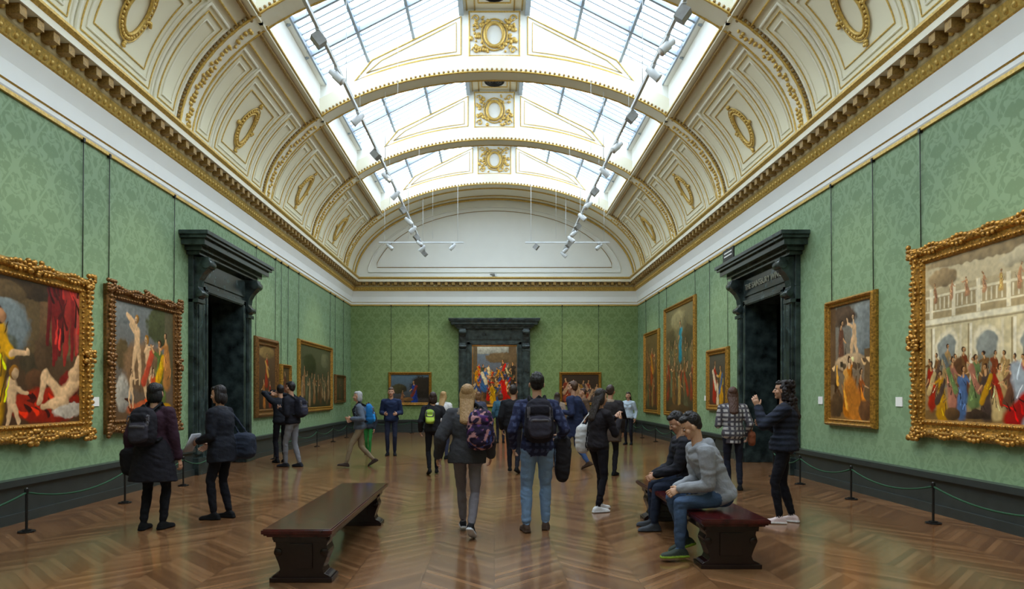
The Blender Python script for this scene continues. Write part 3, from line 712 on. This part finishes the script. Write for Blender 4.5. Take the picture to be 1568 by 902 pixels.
def hand(B,w,d,th,side,s,col,curl=.35):
    d=Vector(d).normalized(); t=Vector(th); t=(t-d*d.dot(t)).normalized(); pn=d.cross(t)*(-side)
    pn.normalize()
    B.cap(w-d*.03,.024*s,w+d*.02,.027*s,col,fd=pn,fr=.75,step=.02)
    B.cap(w+d*.02*s,.030*s,w+d*.075*s,.038*s,col,fd=pn,fr=.38,step=.02)
    for i,(o,L) in enumerate(((.030,.070),(.0105,.078),(-.0095,.072),(-.0285,.056))):
        p=w+d*.085*s+t*o*s; a=curl*.5+.05*i; q=p-d*.02*s; r=.0095*s
        for k,fl in enumerate((.45,.32,.25)):
            dd=(d*math.cos(a)+pn*math.sin(a)+t*o*1.2).normalized(); e=p+dd*L*fl*s*1.05
            B.cap(q if k==0 else p,r,e,r*.92,col,n=8,step=.01); p=e; a+=curl*(1+.15*i); r*=.93
    p=w+d*.02*s+t*.022*s; dd=(d*.65+t*.65+pn*.35).normalized()
    e=p+dd*.042*s; B.cap(p,.014*s,e,.0115*s,col,n=8,step=.01); dd=(d*.85+t*.35+pn*.4).normalized(); B.cap(e,.0115*s,e+dd*.032*s,.009*s,col,n=8,step=.01)
def plaid(c1,c2,c3,w=.075):
    def f(p):
        a=(p[0]+.5*p[1])/w%1; b_=p[2]/w%1
        k=(a<.45)+(b_<.45)
        return [c1,c2,c3][k]
    return f
def puffer(c):
    def f(p):
        b_=(p[2]/.07)%1; k=.5+.75*math.sin(b_*math.pi)
        return tuple(min(255,int(q*k)+2) for q in c)
    return f
def floral(base,cols,sc=22):
    def f(p):
        q=noise.noise(Vector(p)*sc); 
        return base if q<.08 else cols[int((noise.noise(Vector(p)*8+V(5,5,5))+1)*2.99)%len(cols)]
    return f
def person(name,x,y,h,yaw,top=(30,30,34),pants=(30,30,34),shoes=(20,20,20),sole=None,skin=(196,148,118),hair='short',haircol=(32,24,20),
    female=False,feet=((-.09,0,0,0),(.09,0,0,0)),hands=None,hdirs=(None,None),thumbs=(None,None),curl=.35,lean=.02,pelvis=None,spine=None,hyaw=0,hpitch=0,
    pad=.015,coat=None,hood=None,backpack=None,bags=(),strap=True,scarf=None,sleeve=None,legr=1.0,item=None,jz=-.08,drape=None,vox=None,knees=None,z0=0,coll=None):
    near=y<11.5; vox=vox or (.010 if near else .015); s=h/1.73
    pal=[];
    def pc(c,m=0): pal.append((c,m)); return len(pal)-1
    cT=pc(top); cP=pc(pants); cS=pc(shoes); cSo=pc(sole or shoes); cK=pc(skin,1); cH=pc(haircol,2); cSl=pc(sleeve or top)
    cLip=pc(tuple(int(a*b_) for a,b_ in zip(skin,(.86,.66,.64))),1); cBr=pc(tuple(int(q*.5+r_*.3) for q,r_ in zip(skin,haircol)),1)
    B=Bd()
    if pelvis: Pp=Vector(pelvis)
    else:
        zz=.54*h
        for i,sd in enumerate((-1,1)):
            fx,fy,fl,pt=feet[i]; zz=min(zz,math.sqrt(max((.481*h)**2-fy*fy-(fx-sd*.052*h)**2,.01))+.05*h+fl+.015*h)
        Pp=V(0,0,zz)
    sp=Vector(spine) if spine else V(0,lean*h,.29*h)
    Nb=Pp+sp; up=sp.normalized(); rt=V(1,0,0)
    fw=up.cross(rt)
    if fw.y<0: fw=-fw
    sw=.94 if female else 1.0
    tab=[(-.16,.10,.08),(-.1,.145,.11),(0,.168 if female else .16,.118),(.18,.152,.11),(.4,.13 if female else .143,.1),(.62,.155,.115),(.82,.172,.112),(.93,.14,.088),(1.02,.065,.06)]
    Ls=sp.length
    def tc(q): return Pp+up*(q*Ls)+fw*(.018*s*math.sin(max(0,q)*3))*(-1)
    def rg(c,w,d,n=24): return [c+rt*(w*math.cos(2*math.pi*k/n))+fw*(d*math.sin(2*math.pi*k/n)) for k in range(n)]
    def interp(q):
        for (a,w,d),(a2,w2,d2) in zip(tab[:-1],tab[1:]):
            if q<=a2: t=(q-a)/(a2-a); t=max(0,t); return w+(w2-w)*t,d+(d2-d)*t
        return tab[-1][1:]
    B.loft([rg(tc(q),interp(q)[0]*s*sw,interp(q)[1]*s) for q in (-.16,-.1,-.03,.05,.12,.2)],cP)
    qs=[jz+(1.02-jz)*i/18 for i in range(19)]
    rings=[]
    for q in qs:
        w,d=interp(q); k=pad*(1 if q<.9 else .5)+(.008 if q<.1 else 0); rings.append(rg(tc(q),w*s*sw+k,d*s+k))
    B.loft(rings,cT)
    if coll:
        cc=pc(coll)
        for k in range(14):
            a=2*math.pi*k/14; a2=2*math.pi*(k+1)/14
            B.cap(Nb+up*.01+rt*math.cos(a)*.062*s+fw*math.sin(a)*.058*s,.018,Nb+up*.01+rt*math.cos(a2)*.062*s+fw*math.sin(a2)*.058*s,.018,cc,n=8)
    shx=.108*h*(.92 if female else 1)
    SH=[]
    for sd in (-1,1):
        shp=Pp+up*(.90*Ls)+rt*(sd*shx); SH.append(shp)
        B.cap(Pp+up*(.97*Ls)+rt*sd*.03*s,.055*s,shp,.052*s+pad*.8,cT)
    if female: 
        for sd in (-1,1): B.ell(Pp+up*(.64*Ls)+rt*sd*.07*s+fw*.085*s,(.062*s,.05*s,.062*s),cT)
    H=Bd(); hd=hands or ((-.24*s,.06,.50*h),(.24*s,.06,.50*h))
    for i,sd in enumerate((-1,1)):
        A=SH[i]; el,w=ik(A,hd[i],.172*h,.150*h,(sd*.45,-1,-.35))
        r=.044*s+pad
        B.cap(A,r*1.05,el,r*.86,cSl); B.cap(el,r*.86,w-(w-el).normalized()*.015,.03*s+pad*.6,cSl)
        dr=hdirs[i] or (w-el).normalized(); hf=Vector(dr)
        th=thumbs[i] or ((0,1,.2) if abs(hf.z)>.6 and hf.z<0 else ((0,0,1) if abs(hf.z)<.7 else (-sd,0,0)))
        hand(H,w,dr,th,sd,s*.98,cK,curl)
    hipw=.052*h
    for i,sd in enumerate((-1,1)):
        fx,fy,fl,pt=feet[i]; 
        hj=Pp+rt*sd*hipw-up*.015*h if not pelvis else Pp+rt*sd*hipw
        a=V(fx,fy,.05*h+fl)
        kn,a=ik(hj,a,.245*h,.24*h,(sd*.08,1,0) if not knees else knees[i])
        r=.085*s*legr
        md=hj.lerp(kn,.5)
        B.cap(hj,r,md,.072*s*legr,cP); B.cap(md,.072*s*legr,kn,.057*s*legr,cP)
        mid=kn+(a-kn)*.32
        B.cap(kn,.056*s*legr,mid,.058*s*legr,cP); B.cap(mid,.058*s*legr,a+(kn-a).normalized()*.035,.044*s*legr,cP)
        R=Matrix.Rotation(math.radians(-sd*8),3,'Z')@Matrix.Rotation(-pt,3,'X')
        F=lambda X_,Y_,Z_:a+R@V(X_,Y_,Z_)
        zb=-.05*h; 
        for j,(prof_,colr,zlo) in enumerate((([(-.075,.028,.05),(-.06,.036,.075),(-.02,.038,.10),(.03,.038,.09),(.08,.042,.065),(.13,.044,.055),(.165,.036,.048),(.185,.02,.035)],cS,.0),([(-.085,.034,.022),(-.05,.045,.024),(.03,.045,.024),(.12,.053,.024),(.17,.042,.024),(.196,.022,.022)],cSo,0))):
            rings=[]
            for yy,hw,zt in prof_:
                n=14; rr=[]
                for k in range(n):
                    an=2*math.pi*k/n; zz=(zt/2+zt/2*math.copysign(abs(math.sin(an))**.6,math.sin(an)))
                    rr.append(F(hw*s*math.copysign(abs(math.cos(an))**.6,math.cos(an)),yy*s,zb+zz*s))
                rings.append(rr)
            B.loft(rings,colr)
    if coat:
        L,fl,cc=coat; cC=pc(cc) if cc else cT; rings=[]
        for i in range(10):
            t=i/9; q=.25-t*(.25+L/Ls); w,d=interp(max(q,-.0)); c=Pp+up*(max(q,0)*Ls)-V(0,0,1)*(max(0,-q)*Ls)
            rings.append(rg(c,(w*s*sw+pad+.01)+fl*t,(d*s+pad+.015)+fl*.7*t,24))
        B.loft(rings,cC)
    if drape:
        cc,pos,hx,hy,hz=drape; B.rbox(pos,(hx,hy,hz),pc(cc),p=2.6,taper=-.15)
    if hood:
        cc,r=hood; cHd=pc(cc); pts=[]
        for k in range(13):
            a=2*math.pi*k/12; pts.append(Nb+up*(-.01)+rt*math.cos(a)*.085*s+fw*(math.sin(a)*.075*s)+up*(.015*math.sin(a)*-1))
        for p,q in zip(pts[:-1],pts[1:]): B.cap(p,r,q,r,cHd)
        B.ell(Nb-fw*.095*s-up*.05*s,(.11*s,.055*s,.085*s),cHd)
    if scarf:
        cc=pc(scarf)
        for k in range(12):
            a=2*math.pi*k/12; a2=2*math.pi*(k+1)/12
            B.cap(Nb+rt*math.cos(a)*.07*s+fw*math.sin(a)*.065*s+up*.01,.032,Nb+rt*math.cos(a2)*.07*s+fw*math.sin(a2)*.065*s+up*.01,.032,cc)
    if backpack:
        cb,bx,bs=backpack; cB=pc(cb); c2=pc(tuple(min(255,int(q*1.4)+10) for q in cb) if not callable(cb) else cb); cSt=pc((22,22,24)); cTr=pc((96,92,96))
        R=Matrix((rt,-fw,up)).transposed()
        c=Pp+up*(.56*Ls)-fw*(.105*s+pad+.085)+rt*bx
        B.rbox(c,(.155*bs,.095*bs,.235*bs),cB,R=R,taper=.08)
        B.rbox(c-fw*.09*bs-up*.07*bs,(.12*bs,.04*bs,.12*bs),c2,R=R); B.rbox(c-fw*.085*bs+up*.11*bs,(.11*bs,.025*bs,.05*bs),cB,R=R)
        if not callable(cb):
            B.cap(c-fw*.135*bs-rt*.09*bs,.006,c-fw*.135*bs+rt*.09*bs,.006,cTr,n=6)
            for sd in (-1,1): B.cap(c-fw*.115*bs+rt*sd*.13*bs+up*.03*bs,.008,c-fw*.10*bs+rt*sd*.13*bs+up*.14*bs,.008,cTr,n=6)
        B.cap(c+up*.235*bs-rt*.03,.011,c+up*.27*bs,.011,cSt,n=8); B.cap(c+up*.27*bs,.011,c+up*.235*bs+rt*.03,.011,cSt,n=8)
        for sd in (-1,1):
            if bx and sd*bx<0: continue
            o=rt*sd*.085*s
            pts=[c+o*.8+up*.19*bs+fw*.05,Pp+up*(.97*Ls+.02)+o+V(0,0,.035+pad),Pp+up*(.8*Ls)+o*1.15+fw*(.11*s+pad),Pp+up*(.5*Ls)+o*1.5+fw*(.09*s+pad),c+o*1.6-up*.17*bs+fw*.08]
            for p,q in zip(pts[:-1],pts[1:]): B.cap(p,.022,q,.022,cSt,n=8,fd=fw,fr=.6)
    for (cc,pos,hs,st) in bags:
        cB=pc(cc); B.rbox(pos,hs,cB,p=2.8)
        if st is not None:
            sh=SH[st]; q=Vector(pos)+V(0,0,hs[2]*.8)
            for o in (fw*.04,-fw*.04): B.cap(sh+up*.05+o*.6,.013,q+o*1.5,.012,cB,n=8)
    # head
    G=Bd(); k=s*(1.0 if not female else .97)
    Rh=Matrix.Rotation(hyaw,3,'Z')@Matrix.Rotation(hpitch,3,'X')
    upn=(up*.5+V(0,0,.5)).normalized(); Hc=Nb+upn*(.108*h)+V(0,.018*s,0)
    T=lambda a,b_,c:Hc+Rh@V(a*k,b_*k,c*k)
    def ge(c,r,col): G.ell(T(*c),tuple(q*k for q in r),col,R=Rh)
    G.cap(Nb-up*.03,.056*s,T(0,-.02,-.05),.05*k,cK)
    ge((0,-.008,.028),(.074,.092,.086),cK); ge((0,.03,-.045),(.054,.058,.062),cK); ge((0,.066,-.088),(.024,.02,.02),cK)
    for sd in (-1,1):
        ge((sd*.036,.055,-.025),(.026,.026,.03),cK); ge((sd*.08,.005,-.008),(.009,.018,.03),cK)
        G.cap(T(sd*.016,.0835,.026),.0035*k,T(sd*.044,.077,.027),.0035*k,cBr,n=8,step=.01)
    G.cap(T(0,.084,.012),.010*k,T(0,.103,-.022),.0125*k,cK,n=10,step=.01); ge((-.011,.092,-.026),(.008,.01,.007),cK); ge((.011,.092,-.026),(.008,.01,.007),cK)
    G.cap(T(-.02,.083,-.053),.005*k,T(.02,.083,-.053),.005*k,cLip,n=8,step=.01); G.cap(T(-.014,.084,-.059),.0055*k,T(.014,.084,-.059),.0055*k,cLip,n=8,step=.01)
    ge((0,-.034,.046),(.083,.086,.088),cH); ge((0,-.056,.0),(.074,.05,.065),cH); ge((0,.022,.088),(.064,.058,.036),cH)
    if hair=='short':
        for q in range(18): a=random.random()*6.28; e=random.uniform(.7,1.5); G.ell(T(.066*math.cos(a)*math.cos(e),-.025+.075*math.sin(a)*math.cos(e),.055+.072*math.sin(e)),(.02*k,)*3,cH,n=8,m=5)
    if hair in ('bob','long','curly'):
        for sd in (-1,1): ge((sd*.068,-.034,-.03),(.028,.052,.095),cH)
        ge((0,-.066,-.04),(.082,.048,.10),cH)
    if hair in ('long','curly'):
        G.cap(T(0,-.07,-.06),.09*k,Nb-fw*(.115*s+pad)-up*.12*s,.075*k,cH,fd=fw,fr=.5)
    if hair=='curly':
        for q in range(110):
            a=random.random()*6.28; zz=random.uniform(-.24,.12); r=.088 if zz>-.05 else .085
            yy=-.045+r*math.sin(a)
            if yy>.02 and zz<.07: yy=-.01
            G.ell(T(r*math.cos(a),yy-(.03 if zz<-.1 else 0),zz),(.024*k,)*3,cH,n=8,m=5)
    if hair=='cap':
        ge((0,-.02,.055),(.088,.10,.075),cH); ge((0,-.055,-.03),(.082,.05,.10),cH)
        for sd in (-1,1): ge((sd*.06,-.03,-.03),(.03,.06,.09),cH)
    hv=.005 if near else .009
    parts=[remesh(B,vox,3),remesh(H,.0042 if near else .0065,1),remesh(G,hv,2,.005 if near else .007)]
    vs=[];fs=[];cols=[];mi=[]; off=0
    for pi,(co,no,f,cl) in enumerate(parts):
        pts=[Vector(q) for q in co]
        if pi==0:
            out=[]
            for q,nn,c in zip(pts,no,cl):
                if c in (cS,cSo): out.append(q); continue
                w_=noise.noise(V(q.x*5,q.y*5,q.z*5))*.6
                d=noise.noise(V(q.x*9+w_,q.y*9,q.z*15+w_*3))*.009+noise.noise(V(q.x*14,q.y*14,(q.z+q.x*.5)*30))*.004
                out.append(q+Vector(nn)*d)
            pts=out
        elif pi==2:
            pts=[q+Vector(nn)*(noise.noise(V(q.x*70,q.y*70,q.z*14))*.005) if c==cH else q for q,nn,c in zip(pts,no,cl)]
        vs+=[tuple(q) for q in pts]
        for q,c in zip(co,cl):
            cc=pal[c][0]; cc=cc(q) if callable(cc) else cc; cols.append((*s2l(cc),1))
        for g in f: fs.append(tuple(i+off for i in g)); mi.append(pal[cl[g[0]]][1])
        off+=len(co)
    for sd in (-1,1):
        for (r,yy,c) in ((.0095,.0785,(206,196,188)),(.0058,.0845,(40,26,20))):
            n,m=8,6; b0=len(vs); cc=T(sd*.031,yy,.006)
            for i in range(m+1):
                a=max(-1.5,min(1.5,-math.pi/2+math.pi*i/m))
                for q in range(n): w_=2*math.pi*q/n; vs.append(tuple(cc+V(r*k*math.cos(a)*math.cos(w_),r*k*math.cos(a)*math.sin(w_),.6*r*k*math.sin(a)))); cols.append((*s2l(c),1))
            for i in range(m):
                for q in range(n): fs.append((b0+i*n+q,b0+i*n+(q+1)%n,b0+(i+1)*n+(q+1)%n,b0+(i+1)*n+q)); mi.append(1)
    if item:
        cc,pos,hs,rx=item; R=Matrix.Rotation(rx,3,'X'); b0=len(vs)
        for a in (-1,1):
            for e in (-1,1):
                for g in (-1,1): vs.append(tuple(Vector(pos)+R@V(a*hs[0],e*hs[1],g*hs[2]))); cols.append((*s2l(cc),1))
        for f in ((0,1,3,2),(4,6,7,5),(0,4,5,1),(2,3,7,6),(0,2,6,4),(1,5,7,3)): fs.append(tuple(b0+i for i in f)); mi.append(0)
    me=bpy.data.meshes.new(name); me.from_pydata(vs,[],fs)
    for m in (M_cloth,M_skin,M_hair): me.materials.append(m)
    me.polygons.foreach_set('material_index',mi); me.polygons.foreach_set('use_smooth',[True]*len(fs))
    at=me.color_attributes.new('Col','FLOAT_COLOR','POINT'); at.data.foreach_set('color',np.array(cols,dtype=np.float32).ravel())
    zmin=min(v[2] for v in vs)
    o=bpy.data.objects.new(name,me); COL.objects.link(o); o.location=(x,y,-zmin+z0); o.rotation_euler=(0,0,yaw)
    return o
R_=math.radians
person('woman_in_long_coat',-4.05,7.75,1.72,R_(-4),top=(58,36,48),pants=(24,24,28),female=True,hair='cap',haircol=(26,24,26),pad=.035,coat=(.36,.08,(34,32,38)),
  backpack=((36,34,40),0,.95),feet=((-.09,-.05,0,0),(.11,.02,0,0)),hands=((-.30,.02,.86),(.27,.1,.80)),drape=((30,28,32),(-.25,.0,.80),.13,.12,.17))
person('woman_with_leaflet',-3.5,8.4,1.70,R_(80),top=(34,36,44),pants=(26,26,32),female=True,hair='bob',haircol=(34,26,26),pad=.03,coat=(.18,.02,None),
  feet=((-.09,.06,0,0),(.08,-.05,0,0)),hands=((-.12,.26,1.0),(.1,.24,.94)),hpitch=-.15,item=((200,200,205),(-.1,.36,.98),(.09,.01,.13),.5),bags=(((44,50,64),(.18,-.2,.93),(.12,.15,.17),1),),scarf=(70,70,76))
person('man_taking_photo',-5.0,15.3,1.80,R_(40),top=(36,38,44),pants=(30,30,38),hands=((-.1,.42,1.62),(.12,.42,1.60)),item=((20,20,22),(.01,.5,1.66),(.08,.006,.05),0),pad=.025)
person('man_in_grey_trousers',-4.45,14.4,1.86,R_(75),top=(34,34,42),pants=(128,128,132),shoes=(40,40,44),pad=.03,feet=((-.02,.16,0,0),(.06,-.14,0,0)),backpack=((34,34,44),0,.95),hands=((-.14,.22,1.28),(.14,.24,1.25)))
person('woman_with_blue_bag',-2.96,14.4,1.68,R_(105),top=(96,106,120),pants=(140,124,98),shoes=(60,48,40),female=True,hair='bob',haircol=(180,178,176),pad=.03,feet=((-.08,.3,0,-.15),(.08,-.3,.05,.5)),
  backpack=((34,110,170),0,.95),hands=((-.2,.2,1.05),(.22,.15,1.0)))
person('child_in_green_trousers',-3.35,17.4,1.36,R_(170),top=(54,58,68),pants=(56,140,66),hair='short',haircol=(84,56,34),feet=((-.07,.1,0,0),(.07,-.1,0,0)),pad=.02)
person('man_in_navy_jacket',-2.70,17.1,1.76,R_(185),top=(38,50,80),pants=(40,44,62),haircol=(90,66,46),pad=.03,hands=((-.16,.22,1.1),(.16,.22,1.1)))
person('woman_with_lime_backpack',-1.22,13.0,1.62,R_(10),top=(34,34,38),pants=(26,26,30),female=True,hair='bob',haircol=(56,38,30),pad=.03,backpack=((150,180,70),-.08,.6),feet=((-.08,-.12,.03,.3),(.08,.14,0,0)),hands=((-.24,.1,.85),(.22,.2,1.0)))
person('woman_in_white_top',-1.28,16.2,1.66,R_(-20),top=(216,214,210),pants=(60,64,84),female=True,hair='long',haircol=(190,152,98),pad=.03)
person('woman_in_grey_top',-.45,18.5,1.66,R_(20),top=(70,72,88),pants=(34,36,44),female=True,hair='bob',haircol=(130,92,56),pad=.03)
person('woman_with_floral_backpack',-.31,7.42,1.70,R_(-3),top=(66,66,70),pants=(120,114,118),shoes=(28,28,30),sole=(210,210,210),female=True,hair='long',haircol=(180,142,94),pad=.045,
  coat=(.1,.01,None),hood=((138,120,102),.038),feet=((-.07,.26,0,0),(.07,-.27,.05,.55)),hands=((-.34,.06,.86),(.26,.1,.86)),legr=1.0,
  backpack=(floral((42,32,54),[(166,70,104),(70,82,146),(184,132,132),(84,50,104)]),.17,.95))
person('man_in_plaid_shirt',.5,7.62,1.83,R_(2),top=plaid((72,80,112),(42,46,74),(22,22,38)),pants=(124,152,184),shoes=(78,60,48),haircol=(30,24,20),pad=.022,
  feet=((-.13,-.03,0,0),(.11,.12,0,0)),hands=((-.27,.12,.98),(.28,.20,1.08)),backpack=((36,34,42),0,1.06),legr=1.16,drape=((44,42,46),(.31,.12,.84),.10,.11,.28),jz=-.2,coll=(60,64,96))
person('man_in_black_jacket',.38,13.2,1.74,R_(-10),top=(30,30,34),pants=(36,36,44),haircol=(46,34,28),pad=.03,feet=((-.09,.15,0,0),(.09,-.12,.02,.3)))
person('man_in_navy_overcoat',1.72,13.9,1.86,R_(60),top=(42,50,78),pants=(70,94,138),shoes=(74,56,44),haircol=(90,62,42),pad=.035,coat=(.3,.03,None),feet=((-.08,.28,0,0),(.08,-.26,.04,.4)),hands=((-.2,.2,1.2),(.22,.1,1.0)))
person('woman_with_phone',1.42,8.95,1.66,R_(-62),top=(38,34,38),pants=(28,26,32),shoes=(232,230,228),female=True,hair='long',haircol=(44,32,26),pad=.02,
  feet=((-.08,.1,0,0),(.1,-.08,0,0)),hands=((-.07,.34,1.28),(.09,.30,1.24)),item=((16,16,18),(.02,.43,1.33),(.04,.006,.075),.3),bags=(((216,214,210),(-.2,-.12,.98),(.07,.1,.2),0),),legr=.95,hpitch=-.2)
person('man_with_scarf',2.28,12.9,1.76,R_(-25),top=(48,44,44),pants=(32,32,38),haircol=(66,48,38),pad=.03,coat=(.28,.03,(84,70,60)),scarf=(164,144,122))
person('woman_in_pale_cardigan',4.28,20.8,1.66,R_(150),top=(186,202,214),pants=(28,28,36),female=True,hair='long',haircol=(56,42,32),pad=.02)
person('woman_looking_at_altarpiece',1.75,18.2,1.64,R_(-10),top=(156,136,118),pants=(46,46,58),female=True,hair='long',haircol=(60,42,30),pad=.02)
person('man_in_brown_jacket',2.7,19.5,1.76,R_(100),top=(104,82,64),pants=(46,50,70),haircol=(80,56,44),pad=.03)
person('woman_in_teal_coat',.2,21.5,1.64,R_(0),top=(60,98,116),pants=(34,34,46),female=True,hair='bob',haircol=(100,68,44),pad=.03)
person('man_in_grey_coat',-.75,23,1.76,R_(30),top=(84,86,96),pants=(34,34,46),haircol=(66,50,38),pad=.03)
person('woman_in_checked_shirt',4.02,11.0,1.71,R_(-12),top=plaid((186,182,178),(84,80,86),(30,30,34),.075),pants=(34,36,48),female=True,hair='long',haircol=(84,54,40),pad=.03,
  feet=((-.07,.0,0,0),(.1,-.08,0,0)),hands=((-.14,.26,1.12),(.25,.1,.9)),bags=(((130,74,48),(.3,.02,.86),(.06,.12,.12),1),),jz=-.3,vox=.009)
person('woman_in_puffer_jacket',3.6,8.12,1.76,R_(68),top=puffer((40,44,56)),pants=(26,26,32),shoes=(234,210,204),sole=(244,240,236),female=True,hair='curly',haircol=(34,22,22),pad=.038,
  feet=((-.08,.05,0,0),(.1,-.10,0,0)),hands=((-.08,.30,1.44),(.12,.22,1.22)),hdirs=((0,.35,1),(-.5,1,.2)),thumbs=((0,-1,0),(0,0,1)),legr=.97,lean=.0,coat=(.05,0,None),jz=-.1,bags=(((50,50,58),(.22,-.02,.95),(.05,.11,.13),0),))
person('seated_man_in_grey_hoodie',2.22,6.42,1.80,R_(92),top=(158,160,164),pants=(72,92,120),shoes=(64,72,62),sole=(150,180,60),haircol=(30,24,22),skin=(206,160,128),pad=.03,hood=((148,150,154),.036),
  pelvis=(0,0,.575),spine=(0,.23,.49),feet=((-.13,.44,0,0),(.16,.30,.03,.35)),hands=((-.09,.43,.655),(.08,.41,.645)),hdirs=((.35,.8,-.45),(-.45,.8,-.4)),hpitch=-.5,legr=1.08,thumbs=((.6,.2,1),(-.6,.2,1)),curl=.5,vox=.009)
person('seated_man_in_black_jacket',2.33,7.75,1.74,R_(88),top=puffer((36,36,42)),pants=(40,48,66),shoes=(70,72,76),haircol=(28,22,22),pad=.035,hood=((32,32,36),.034),
  pelvis=(0,0,.575),spine=(0,.12,.50),feet=((-.14,.46,0,0),(.14,.42,0,0)),hands=((-.09,.43,.655),(.08,.41,.645)),hdirs=((.35,.8,-.45),(-.45,.8,-.4)),hpitch=-.55,legr=1.08,thumbs=((.6,.2,1),(-.6,.2,1)),curl=.5)
# ------------------------------------------------------------ lights
def spot(x,y,tx,ty,tz,e,ang=50):
    l=bpy.data.lights.new('spotlight','SPOT'); l.energy=e; l.spot_size=R_(ang); l.spot_blend=.8; l.color=(1,.88,.62); l.shadow_soft_size=.06
    o=bpy.data.objects.new('spotlight',l); COL.objects.link(o); o.location=(x,y,7.2); o.rotation_euler=(V(tx,ty,tz)-V(x,y,7.2)).to_track_quat('-Z','Y').to_euler()
for (tx,ty) in ((-6,8.5),(-6,11.2),(-6,17.2),(-6,22),(6,8),(6,6),(6,11),(6,17.5),(6,21.2),(6,25)):
    sx=2.7 if tx>0 else -2.7
    spot(sx,ty-.3,tx,ty,2.0,300)
spot(-3,24,-3.5,27.5,1.6,260); spot(3,24,3.6,27.5,1.6,260)
w=bpy.data.worlds.new('world'); SC.world=w; w.use_nodes=True; w.node_tree.nodes['Background'].inputs[0].default_value=(.6,.75,1,1); w.node_tree.nodes['Background'].inputs[1].default_value=.3
# ------------------------------------------------------------ camera
cd=bpy.data.cameras.new('camera'); cd.lens=36*1000/1568; cd.sensor_width=36; cd.shift_x=27/1568; cd.shift_y=153/1568; cd.clip_end=200
co=bpy.data.objects.new('camera',cd); COL.objects.link(co); co.location=(0,0,1.6); co.rotation_euler=(math.pi/2,0,0); SC.camera=co
